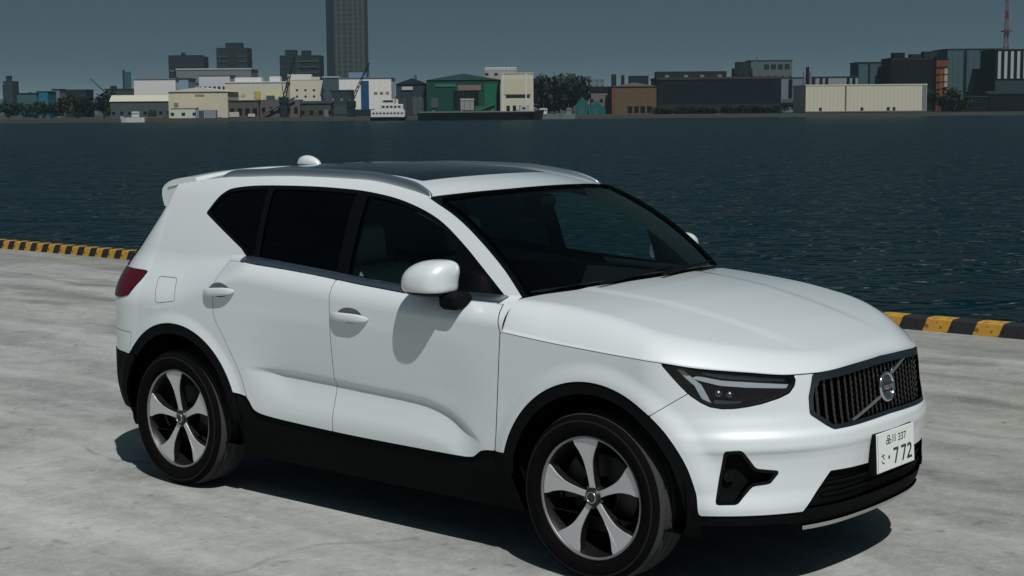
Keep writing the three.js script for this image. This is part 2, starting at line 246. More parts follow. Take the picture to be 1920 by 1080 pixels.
// quay clutter in front
g = bld('plant_shed', 'grey brown open plant shed on the quay below the pale yellow factory', 'shed', -98.46, -88.08, 5.61, 548, 9, flat(0.075, 0.07, 0.066, 0.9)); flatRoof(g, C.slate, 0.4); windows(g, 4, 1, 2, 2, 1.5, 2.4, C.black, -0.38, 0.38, 'bay_opening'); pane(g, 'stockpile_wall', -3.2, 1.1, 3.4, 1.7, flat(0.34, 0.37, 0.33, 0.9), 0.5); pane(g, 'stockpile_wall', 2.8, 0.8, 2.4, 1.0, flat(0.40, 0.40, 0.36, 0.9), 0.6);
g = bld('plant_shed', 'dusty violet grey batching plant with hoppers left of the tall tower base', 'shed', -88.35, -74.16, 6.08, 552, 9, flat(0.095, 0.085, 0.088, 0.9)); onRoof(g, 'hopper', -3.6, 2.6, 1.5, 2.6, C.mid, 3); onRoof(g, 'hopper', 0.4, 2.4, 1.1, 2.4, C.grey, 3); windows(g, 5, 1, 2.4, 2.4, 1.2, 2.2, C.black, -0.4, 0.4, 'bay_opening'); part('conveyor', bar([-6, 1, 1.2], [5.5, 6.8, 1.2], 0.35, 0.35, 6), C.mid, g); flatRoof(g, C.slate, 0.03, 0.05);
g = bld('plant_shed', 'dark green grey low shed on the quay between batching plant and white building', 'shed', -72.85, -62.53, 4.66, 545, 8, flat(0.045, 0.06, 0.052, 0.9)); gable(g, C.slate, 0.9, true); windows(g, 4, 1, 1.6, 1.6, 1.3, 1.4, C.black); pane(g, 'door', 3.6, 1.3, 1.4, 2.4, C.grey);
g = bld('plant_shed', 'slate grey shed in front of the white and blue building', 'shed', -63.87, -56.86, 9.15, 560, 9, C.slate); flatRoof(g, C.mid, 0.3); pane(g, 'shutter_door', 0, 2.6, 5.4, 3.4, flat(0.035, 0.06, 0.062, 0.8)); windows(g, 3, 1, 6, 6, 1.0, 0.8, C.grey);
// apartment blocks and tower
g = bld('apartment_block', 'low wide dark apartment block with a small rooftop mast, leftmost of the three', 'building', -216.88, -194.55, 36.49, 1000, 16, C.darkg); windows(g, 8, 4, 22, 31, 1.7, 1.4, C.slate); onRoof(g, 'lift_house', -2.6, 2.4, 2.6, 3, C.darkg, 5); onRoof(g, 'parapet', 0, 22, 0.7, 1, C.black, 0.6); pane(g, 'balcony_band', 0, 27.5, 21.5, 0.6, C.grey, 0.5);
g = bld('apartment_block', 'tall dark apartment block with stepped top, middle of the three', 'building', -186.44, -166.82, 41.63, 1000, 18, flat(0.015, 0.025, 0.03, 0.8)); windows(g, 6, 7, 20, 37, 1.5, 1.3, C.slate, -0.42, 0.42); onRoof(g, 'roof_step', 0.8, 10, 3.2, 10, C.darkg, 6); pane(g, 'stair_slab', 0.6, 28, 3.6, 26, C.darkg, 0.6); for (let k = 0; k < 6; k++) pane(g, 'balcony_band', -6, 21 + k * 3, 6, 0.5, C.mid, 0.6); for (let k = 0; k < 6; k++) pane(g, 'balcony_band', 6.4, 21 + k * 3, 5, 0.5, C.mid, 0.6);
g = bld('apartment_block', 'twin topped dark apartment block just left of the tall tower', 'building', -140.66, -115.99, 35.21, 960, 18, C.darkg); windows(g, 8, 5, 17, 32, 1.5, 1.2, C.slate, -0.43, 0.43); onRoof(g, 'roof_step', -6, 6.4, 3.4, 9, C.darkg, 6); onRoof(g, 'roof_step', 3.2, 5, 3, 9, C.darkg, 6); pane(g, 'light_slot', -1.2, 20, 1.6, 30, C.slate, 0.02); for (let k = 0; k < 5; k++) pane(g, 'balcony_band', 5, 18 + k * 3.4, 12, 0.5, C.mid, 0.6);
g = bld('tall_tower', 'very tall grey residential tower rising out of the top of the picture', 'skyscraper', -134.27, -106.27, 97.01, 1150, 26, flat(0.040, 0.055, 0.056, 0.75));
{
  const { w, h } = g.b; pane(g, 'glass_corner', -w * 0.39, h / 2, w * 0.2, h - 2, flat(0.006, 0.018, 0.024, 0.4), 0.25);
  for (const [x, ww] of [[-0.24, 0.04], [-0.10, 0.05], [0.05, 0.035], [0.2, 0.05], [0.33, 0.035], [0.45, 0.05]]) pane(g, 'vertical_pier', w * x, h / 2, w * ww, h - 1, flat(0.055, 0.07, 0.068, 0.8), 0.5);
  for (let y = 6; y < h - 2; y += 3.4) pane(g, 'floor_band', w * 0.11, y, w * 0.77, 1.1, flat(0.026, 0.038, 0.042, 0.5), 0.2);
}
// white building with blue corner, cranes, ferry
g = bld('white_works', 'white works building with a tall blue vertical stripe behind the ferry', 'building', -63.62, -44.33, 13.83, 582, 18, flat(0.60, 0.585, 0.56, 0.8)); flatRoof(g, flat(0.10, 0.17, 0.24, 0.7), 0.3); pane(g, 'blue_stripe', -0.1, g.b.h / 2 - 0.4, 2.9, g.b.h - 1.0, C.blue, 0.3); onRoof(g, 'roof_box', -3.2, 6.4, 2.0, 5, flat(0.13, 0.20, 0.28, 0.7), 6, 0.3); pane(g, 'lower_wall', -1.6, 1.2, 10, 2.6, C.darkg, 0.35); ribs(g, 9, flat(0.52, 0.50, 0.48, 0.8), 2.8, g.b.h - 0.4, 0.1); windows(g, 3, 1, 8.4, 8.4, 1.2, 0.9, C.grey, 0.2, 0.42);
g = bld('works_annex', 'dark slate annex left of the white works building', 'building', -71.68, -65.59, 14.48, 600, 12, flat(0.05, 0.075, 0.085, 0.8)); flatRoof(g, flat(0.24, 0.30, 0.32, 0.8), 0.6); windows(g, 3, 2, 6.5, 9.5, 0.9, 0.9, C.slate);
crane('dark floating crane with its jib raised in front of the white and blue works', -53.69, 527, 3.2, 4, [6.2, 13.2]);
crane('dark quay crane with a thin steep jib in front of the twin topped apartment block', -78.03, 540, 4.6, 5, [4.0, 14.5]);
function hull(len, beam, hgt, bowRake = 0.18) {          // length along x, bow to the right, waterline at y = 0
  const G = new THREE.BoxGeometry(len, hgt, beam, 16, 4, 4).translate(0, hgt / 2 - 0.3, 0), p = G.attributes.position;
  for (let k = 0; k < p.count; k++) { const t = p.getX(k) / len + 0.5, v = (p.getY(k) + 0.3) / hgt, bow = Math.max(0, (t - 0.68) / 0.32), st = Math.max(0, (0.12 - t) / 0.12); p.setZ(k, p.getZ(k) * (1 - 0.94 * Math.pow(bow, 1.8)) * (0.78 + 0.22 * v) * (1 - 0.15 * st)); p.setX(k, p.getX(k) + bowRake * len * 0.25 * bow * (v - 0.3)); p.setY(k, p.getY(k) + 0.25 * hgt * bow * bow * v); }
  G.computeVertexNormals(); return G;
}
{
  const s = thing('ferry', 'white ferry with stepped decks and black waterline moored before the white works', 'ship', lot(-40.37, 514, -2), SH.turn);
  part('hull', hull(11.6, 4, 1.5), C.black, s); const m = part('main_deck', rbox(11.0, 2.4, 3.6, 0, 2.25, 0, 0.15, 2), C.white, s); for (let k = -4; k <= 4; k++) part('window', box(0.7, 0.5, 0.1, k * 1.15, 2.4, 1.82), C.glassd, m);
  const u = part('upper_deck', rbox(7.6, 1.9, 3.2, 1.2, 4.35, 0, 0.12, 2), C.white, s); for (let k = -2; k <= 2; k++) part('window', box(0.8, 0.6, 0.1, 1.2 + k * 1.3, 4.5, 1.63), C.glassd, u);
  const b = part('bridge', rbox(4.0, 1.7, 2.8, 0.2, 6.1, 0, 0.12, 2), C.white, s); part('window', box(3.2, 0.6, 0.1, 0.2, 6.3, 1.43), C.glassd, b);
  part('funnel', new THREE.CylinderGeometry(0.45, 0.55, 1.8, 12).translate(2.9, 6.1, 0), flat(0.4, 0.42, 0.42, 0.6), s); part('mast', bar([-0.2, 6.9, 0], [-0.4, 9.0, 0], 0.1, 0.06, 6), C.white, s); part('deck_rail', merge([bar([-5.4, 4.1, 1.7], [-2.8, 4.1, 1.7], 0.04), bar([-5.4, 3.8, 1.7], [-2.8, 3.8, 1.7], 0.04), bar([-5.4, 3.4, 1.7], [-5.4, 4.1, 1.7], 0.04), bar([-4.1, 3.4, 1.7], [-4.1, 4.1, 1.7], 0.04)]), C.white, s);
}
function workBoat(name, label, u, D, len, hm, cm, flip) {
  const s = thing(name, label, 'boat', lot(u, D, -2), SH.turn + (flip ? Math.PI : 0)); part('hull', hull(len, len * 0.28, 1.9), hm, s); part('gunwale', rbox(len * 0.8, 0.18, len * 0.26, -len * 0.06, 1.65, 0, 0.06, 1), C.grey, s);
  const c = part('wheelhouse', rbox(len * 0.3, 1.9, len * 0.2, -len * 0.12, 2.6, 0, 0.12, 2), cm, s); for (const k of [-1, 0, 1]) for (const z of [-1, 1]) part('window', box(len * 0.06, 0.5, 0.06, -len * 0.12 + k * len * 0.09, 2.95, z * (len * 0.1 + 0.01)), C.glassd, c); part('mast', bar([-len * 0.1, 3.5, 0], [-len * 0.13, 5.4, 0], 0.07, 0.04, 5), C.grey, s);
}
workBoat('work_boat', 'small white boat with rounded hull moored at the left end of the cream works', -127.49, 530, 8, C.white, C.white, true);
workBoat('work_boat', 'rust red work boat moored left of the big cream warehouse', -120.87, 534, 8.5, C.rust, C.darkg, false);
workBoat('work_boat', 'white motor launch with square cabin moored at the right end of the dark barge', 11.40, 520, 8.5, C.grey, C.white, false);
workBoat('work_boat', 'grey skiff with low cabin moored before the teal tents', 18.08, 520, 5.5, C.grey, C.conc, true);
// middle: sheds, green hall, cream tower, barge
g = bld('grey_shed', 'dark blue grey shed with white ridge panel between ferry and green hall', 'shed', -42.12, -30.63, 11.44, 576, 16, C.slate); gable(g, C.darkg, 2.2); pane(g, 'ridge_panel', -1.7, 10.0, 4, 1.2, flat(0.36, 0.38, 0.38, 0.8), 0.5); pane(g, 'shutter_door', 2.0, 3.6, 4.2, 6.6, C.mid); pane(g, 'wall_panel', -3.2, 3.4, 2.8, 5.6, flat(0.04, 0.055, 0.06, 0.8)); ribs(g, 6, C.darkg, 0.1, g.b.h - 0.2, 0.12); onRoof(g, 'roof_vent', 1, 0.9, 3.4, 0.9, C.mid, 6);
g = bld('green_hall', 'large dark green hall with an open bay and brown lintel on the quay', 'hall', -30.80, -4.30, 12.77, 572, 24, C.green); gable(g, flat(0.022, 0.065, 0.052, 0.7), 2.3, false); pane(g, 'open_bay', 0.8, 4.6, 9.4, 8.4, C.black, 0.05); pane(g, 'lintel', 2.2, 10.0, 8.4, 1.9, C.pink, 0.3); pane(g, 'green_door', 10.0, 6.0, 4.6, 10.6, C.greenl, 0.25); pane(g, 'wall_panel', -10.4, 4.6, 2.6, 3.6, C.mid, 0.3); ribs(g, 14, flat(0.008, 0.055, 0.035, 0.8), 0.1, g.b.h - 0.2, 0.2); pane(g, 'eaves_panel', -6.5, 10.9, 7.5, 1.0, flat(0.03, 0.13, 0.10, 0.7), 0.3);
g = bld('cargo_stack', 'pale tarpaulin covered cargo stack in the open bay of the green hall', 'cargo', -18.42, -13.63, 5.80, 566, 3, flat(0.24, 0.23, 0.22, 0.9)); part('tarpaulin', rbox(g.b.w + 0.3, 0.8, 3.3, 0, g.b.h - 0.2, -1.5, 0.3, 3), flat(0.28, 0.27, 0.26, 0.9), g); part('lashing', merge([box(0.12, g.b.h, 0.1, -1, g.b.h / 2, 0.06), box(0.12, g.b.h, 0.1, 1, g.b.h / 2, 0.06)]), C.darkg, g);
g = bld('conveyor_machine', 'green loading machine on the quay at the right of the cargo stack', 'machine', -13.11, -5.53, 3.27, 560, 2.4, C.greenl); part('loading_arm', bar([-3, 1.6, 0.4], [3.4, 3.8, 0.4], 0.4, 0.28, 8), C.greenl, g); part('cab', rbox(1.6, 1.5, 1.6, -2.6, 2.6, -1, 0.15, 2), C.green, g); for (const x of [-2.6, 2.6]) part('wheel', new THREE.CylinderGeometry(0.6, 0.6, 0.4, 16).rotateX(Math.PI / 2).translate(x, 0.5, 0.35), C.black, g);
g = bld('cream_tower_block', 'cream windowless tower block with a dark band, right of the green hall', 'building', -3.87, 7.81, 14.78, 566, 14, C.pale); pane(g, 'window_band', 0.2, 6.6, 8.6, 1.1, C.darkg, 0.02); pane(g, 'upper_cladding', 0, 10.2, 10.0, 5.6, C.cream, 0.2); windows(g, 4, 1, 2.4, 2.4, 1.2, 2.0, C.black, -0.28, 0.30, 'dock_opening'); flatRoof(g, C.pale, 0.35, 0.2); for (const x of [-4.2, 2.6]) pane(g, 'corner_trim', x * 1.22, g.b.h / 2, 0.5, g.b.h, C.white, 0.25);
{
  const t = bld('roof_gantry_house', 'white railed roof house set back above the green hall and cream tower', 'building', -9.85, 1.76, 16.38, 592, 8, flat(0.30, 0.28, 0.27, 0.8)); const L = [], w = t.b.w, y = t.b.h; for (let k = 0; k <= 8; k++) L.push(box(0.16, 1.3, 0.16, w * (k / 8 - 0.5), y + 0.65, 0)); L.push(box(w, 0.5, 0.2, 0, y + 1.1, 0.02), box(w, 0.25, 0.2, 0, y + 0.4, 0.02)); part('railing', merge(L), C.white, t); part('aerial', bar([2.2, y, -2], [2.2, y + 4, -2], 0.1, 0.06, 5), C.grey, t); windows(t, 4, 1, y - 1.2, y - 1.2, 1.2, 0.9);
}
{
  const s = thing('barge', 'long black flat barge lying along the quay below the green hall', 'barge', lot(-10.17, 508, -2), SH.turn); part('hull', hull(40, 7, 2.7, 0.1), flat(0.008, 0.01, 0.016, 0.6), s); part('deck', rbox(37, 0.35, 6.2, -1, 2.6, 0, 0.08, 1), flat(0.13, 0.14, 0.15, 0.8), s); for (const x of [-15, -6, 4, 12]) part('bollard', new THREE.CylinderGeometry(0.22, 0.28, 0.7, 10).translate(x, 3.0, 2.6), C.grey, s); const c = part('deck_house', rbox(3.2, 1.7, 3, 14.2, 3.5, 0, 0.12, 2), flat(0.30, 0.32, 0.34, 0.7), s); part('window', box(0.9, 0.6, 0.1, 14, 3.7, 1.52), C.glassd, c); part('hatch_cover', rbox(16, 0.5, 4.2, -4, 2.95, 0, 0.1, 1), C.slate, s);
}
for (const [lab, u0, u1, h, D] of [['left and taller of the two teal tents on the quay', 22.74, 28.10, 6.41, 566], ['right and lower of the two teal tents, beside the brown hall', 27.52, 33.23, 4.65, 562]]) {
  const t = thing('tent', lab, 'tent', lot((u0 + u1) / 2, D), SH.turn), w = u1 - u0, s = new THREE.Shape(); s.moveTo(-w / 2, 0); s.lineTo(-w / 2, h * 0.45); s.lineTo(0, h); s.lineTo(w / 2, h * 0.45); s.lineTo(w / 2, 0); part('canvas', new THREE.ExtrudeGeometry(s, { depth: 6, bevelEnabled: false }).translate(0, 0, -6), C.tealb, t); part('door_flap', box(w * 0.3, h * 0.5, 0.08, -w * 0.1, h * 0.25, 0.06), C.teal, t); part('pole', merge([box(0.12, h * 0.5, 0.12, -w / 2, h * 0.22, 0.1), box(0.12, h * 0.5, 0.12, w / 2, h * 0.22, 0.1)]), C.grey, t);
}
g = bld('low_wall', 'long pale low wall on the water edge right of the motor launch', 'wall', 15.26, 26.47, -0.19, 526, 0.6, flat(0.15, 0.165, 0.15, 0.9)); part('coping', box(g.b.w, 0.15, 0.8, 0, g.b.h + 0.08, -0.3), C.conc, g);
g = bld('shore_house', 'small house with a dark pitched roof left of the brown hall', 'house', 29.69, 37.28, 8.30, 590, 9, flat(0.12, 0.11, 0.105, 0.9)); gable(g, C.black, 2.0, true); windows(g, 3, 1, 5, 5, 1.2, 1.1, C.black); pane(g, 'door', 1, 1.4, 1.3, 2.6, C.darkg);
g = bld('brown_hall', 'brown brick hall with shallow gable and rooftop ducts, right of the tents', 'building', 36.78, 52.76, 10.00, 576, 20, C.brown); gable(g, flat(0.12, 0.125, 0.105, 0.9), 1.4); pane(g, 'dark_corner', -7.6, g.b.h / 2, 1.2, g.b.h - 0.2, C.rust, 0.1); windows(g, 4, 1, 1.6, 1.6, 1.6, 2.4, C.black, -0.1, 0.34, 'loading_door'); ribs(g, 6, flat(0.12, 0.078, 0.048, 0.9), 0.1, g.b.h - 0.3, 0.2); onRoof(g, 'roof_duct', -7, 1.8, 4.6, 1.6, C.darkg, 8); onRoof(g, 'roof_duct', -3.7, 1.2, 4.2, 1.4, C.darkg, 8); onRoof(g, 'roof_duct', 2.2, 7.2, 4.0, 3, C.darkg, 9);
// right half
g = bld('navy_hall', 'very long dark navy hall with a row of small roof lights', 'hall', 53.70, 99.37, 12.36, 582, 26, C.navy); ribs(g, 16, flat(0.007, 0.013, 0.019, 0.8), 0.1, g.b.h - 0.3, 0.25); flatRoof(g, flat(0.035, 0.032, 0.032, 0.9), 0.9); onRoof(g, 'roof_truss', -9.8, 26, 2.2, 8, C.darkg, 8, 0.9); for (const x of [-19, -12, -6, 0.5]) onRoof(g, 'roof_light', x, 1.5, 0.9, 1.2, C.grey, 3.4, 0.9); pane(g, 'lower_wall', 0, 2, g.b.w * 0.98, 2.6, flat(0.018, 0.026, 0.022, 0.9), 0.25); windows(g, 10, 1, 8.6, 8.6, 2.2, 1.0, flat(0.006, 0.010, 0.014, 0.4));
g = bld('plant_tower', 'dark squat plant tower with bracketed top behind the navy hall', 'building', 91.63, 99.11, 17.99, 650, 8, C.darkg); onRoof(g, 'top_box', 0, 5.2, 2.6, 5, C.darkg, 4); windows(g, 3, 1, 15.5, 15.5, 1.0, 0.8, C.black); part('bracket', merge([bar([-3.6, 14, 0.2], [-2, 17, 0.2], 0.2), bar([3.6, 14, 0.2], [2, 17, 0.2], 0.2)]), C.black, g);
g = bld('office_block', 'grey green office block with dark upper windows behind the navy hall', 'building', 109.05, 127.80, 22.91, 720, 16, flat(0.075, 0.10, 0.11, 0.8)); windows(g, 4, 1, 20.2, 20.2, 2.2, 2.2, C.darkg, -0.12, 0.38); windows(g, 6, 2, 12, 15.5, 1.4, 1.2, C.slate); onRoof(g, 'roof_tank', -5, 2.2, 1.6, 2, C.grey, 4); flatRoof(g, C.mid, 0.4);
g = bld('blue_grey_shed', 'pale blue grey shed wall with two dark stacks beside the long cream warehouse', 'building', 107.57, 117.37, 13.54, 630, 12, flat(0.12, 0.15, 0.175, 0.8)); pane(g, 'stack', -1.2, 9.5, 1.4, 7, C.navy, 0.5); pane(g, 'lower_roof', 0, 4.4, 9.4, 1.4, C.mid, 1.2); windows(g, 3, 1, 2, 2, 1.6, 1.6, C.black, -0.35, 0.35); flatRoof(g, C.slate, 0.3);
{
  const s = thing('chimney', 'slim dark chimney with pale collars at the left end of the long cream warehouse', 'chimney', lot(112.39, 600), SH.turn); part('flue', new THREE.CylinderGeometry(0.62, 0.7, 16.61, 14).translate(0, 16.61 / 2, 0), C.navy, s); for (const x of [-1.25, 1.25]) part('side_pipe', new THREE.CylinderGeometry(0.42, 0.42, 16.21 - 1, 12).translate(x, (16.21 - 1) / 2, -0.4), C.grey, s); part('cap', new THREE.CylinderGeometry(0.78, 0.62, 0.4, 14).translate(0, 16.61 + 0.2, 0), C.darkg, s);
}
g = bld('roof_plant_house', 'light grey plant house with paired dark pipes above the long cream warehouse', 'building', 117.74, 134.30, 13.30, 612, 9, flat(0.19, 0.215, 0.22, 0.8)); for (const x of [-6.1, -3.9, 4.4, 6.6]) pane(g, 'pipe', x, g.b.h - 2.4, 1.0, 4.4, C.navy, 0.5); flatRoof(g, C.slate, 0.35);
g = bld('long_warehouse', 'long cream windowless warehouse close to the water at the right', 'building', 100.60, 142.06, 9.26, 540, 24, C.pale); flatRoof(g, flat(0.50, 0.50, 0.44, 0.8), 0.35, 0.15); ribs(g, 30, flat(0.55, 0.53, 0.43, 0.85), 0.3, g.b.h - 0.2, 0.1); pane(g, 'wall_seam', -7.0, g.b.h / 2, 0.5, g.b.h, flat(0.13, 0.11, 0.08, 0.9), 0.2); pane(g, 'plinth', 0, 0.35, g.b.w * 0.995, 0.5, C.conc, 0.3); for (const x of [-15.6, -1.4, 7.6, 9.6]) pane(g, 'door', x, 1.0, 0.9, 1.6, C.darkg, 0.2); pane(g, 'grey_end', 19.9, g.b.h / 2, 1.4, g.b.h - 0.2, C.grey, 0.16);
g = bld('teal_block', 'dark teal twin block with a seam, left of the black block at the right', 'building', 142.64, 156.27, 19.73, 650, 16, flat(0.035, 0.075, 0.085, 0.7)); pane(g, 'wall_seam', -2.4, g.b.h / 2, 0.7, g.b.h, C.navy, 0.2); pane(g, 'left_bay', -4.8, g.b.h / 2 - 0.5, 3.6, g.b.h - 2.0, flat(0.045, 0.085, 0.09, 0.7), 0.3); flatRoof(g, C.darkg, 0.4); windows(g, 4, 1, 14, 14, 1.2, 1.0, C.navy, 0.05, 0.4);
g = bld('black_block', 'big black plant block with irregular roof plant at the right', 'building', 151.46, 171.49, 21.18, 630, 18, C.black); onRoof(g, 'roof_plant', -6.4, 4.4, 2.0, 5, C.black, 5); onRoof(g, 'roof_plant', 0.4, 4, 1.4, 5, C.darkg, 5); onRoof(g, 'roof_plant', 6.2, 5.4, 2.4, 5, C.darkg, 5); ribs(g, 8, C.darkg, 0.2, g.b.h - 0.4, 0.16); windows(g, 6, 2, 12, 16, 1.5, 1.0, C.navy); pane(g, 'top_band', 0, g.b.h - 0.6, g.b.w * 0.99, 0.9, C.darkg, 0.2);
{
  const s = bld('orange_tower', 'narrow orange and white stair tower between black block and teal hall', 'tower', 162.91, 167.42, 19.58, 606, 5, C.rust); pane(s, 'orange_panel', -0.4, s.b.h * 0.45, 1.5, s.b.h * 0.7, C.orange, 0.25); pane(s, 'white_panel', 1.4, s.b.h * 0.48, 1.2, s.b.h * 0.7, flat(0.30, 0.27, 0.22, 0.8), 0.25); onRoof(s, 'hoist_head', -1.2, 1.6, 1.2, 2, C.black, 2); flatRoof(s, C.black, 0.4, 0.2); for (let k = 1; k < 7; k++) pane(s, 'landing', 0, k * 2.8, 4.2, 0.25, C.darkg, 0.4);
}
g = bld('teal_hall', 'tall grey teal hall with a vertical seam at the right', 'hall', 177.76, 199.57, 24.68, 645, 22, flat(0.045, 0.085, 0.095, 0.7)); pane(g, 'wall_seam', -3.6, g.b.h / 2, 1.3, g.b.h, C.navy, 0.2); flatRoof(g, C.slate, 0.4); pane(g, 'louvre_panel', 5.4, g.b.h - 4.6, 5.6, 3.0, C.slate, 0.25); pane(g, 'louvre_panel', 5.4, g.b.h - 9.0, 5.6, 3.6, flat(0.06, 0.08, 0.085, 0.8), 0.25); ribs(g, 10, flat(0.038, 0.072, 0.08, 0.8), 0.1, g.b.h - 0.3, 0.15); pane(g, 'pale_wall', 6.4, 5.6, 9.4, 5.0, flat(0.10, 0.12, 0.13, 0.8), 0.5);
g = bld('finned_hall', 'dark hall with tall white vertical fins at the right edge', 'hall', 189.74, 212.39, 23.46, 620, 20, C.navy); for (let k = 0; k < 9; k++) pane(g, 'white_fin', -g.b.w / 2 + 1.4 + k * 2.5, g.b.h - 5.8, 1.15, 10.6, flat(0.30, 0.33, 0.34, 0.7), 0.6); pane(g, 'lower_wall', 0, (g.b.h - 11.6) / 2, g.b.w, g.b.h - 12, C.slate, 0.3); flatRoof(g, C.darkg, 0.4);
g = bld('dark_shed', 'low black shed row along the quay in front of the teal hall', 'shed', 158.97, 173.34, 5.11, 574, 10, C.navy); flatRoof(g, C.slate, 0.4); windows(g, 6, 1, 2.2, 2.2, 1.4, 2.2, C.black, -0.42, 0.42, 'shutter_door');
g = bld('dark_shed', 'low black shed row at the right edge in front of the finned hall', 'shed', 175.54, 196.73, 6.16, 580, 10, C.black); gable(g, C.darkg, 1.2, true); windows(g, 7, 1, 2.2, 2.2, 1.5, 2.2, C.navy, -0.42, 0.42, 'shutter_door');
{
  const D = 760, m = thing('radio_mast', 'tall red and white lattice radio mast at the right edge of the picture', 'mast', lot(237.47, 760), SH.turn), H = 59.88, n = 14;
  for (let k = 0; k < n; k++) { const y0 = H * k / n, y1 = H * (k + 1) / n, w = (y) => 3.4 * Math.pow(1 - y / H, 1.6) + 0.75, L = []; const a = w(y0) / 2, b = w(y1) / 2; for (const [sx, sz] of [[1, 1], [1, -1], [-1, 1], [-1, -1]]) L.push(bar([sx * a, y0, sz * a], [sx * b, y1, sz * b], 0.2, 0.18, 5)); for (const s of [1, -1]) L.push(bar([-a, y0, s * a], [b, y1, s * b], 0.12, 0.12, 4), bar([a, y0, s * a], [-b, y1, s * b], 0.12, 0.12, 4), bar([-a, y0, s * a], [a, y0, s * a], 0.12, 0.12, 4)); part('mast_section', merge(L), (k & 1) ? flat(0.12, 0.13, 0.135, 0.6) : C.redp, m); }
  for (const y of [0.47, 0.62]) part('platform', box(4.2, 0.5, 4.2, 0, H * y, 0), C.rust, m);
}
g = bld('quay_strip', 'pale concrete quay strip at the water edge before the long cream warehouse', 'quay', 98.76, 175.38, -0.29, 533, 4, flat(0.12, 0.125, 0.115, 0.9)); part('fender_beam', box(g.b.w, 0.35, 0.3, 0, 0.1, 0.15), C.black, g);
g = bld('distant_block', 'hazy distant city block on the horizon left of the brown hall, the wider one', 'building', 41.08, 92.42, 41.89, 2300, 40, flat(0.10, 0.12, 0.13, 0.9)); windows(g, 6, 3, 26, 40, 4, 3, C.slate); onRoof(g, 'roof_box', 6, 12, 4, 10, C.slate);
g = bld('distant_block', 'hazy distant city block on the horizon left of the brown hall, the narrower one', 'building', 101.31, 140.27, 44.78, 2400, 40, flat(0.11, 0.13, 0.14, 0.9)); windows(g, 5, 3, 26, 42, 4, 3, C.slate); onRoof(g, 'roof_box', -5, 9, 4, 10, C.slate);
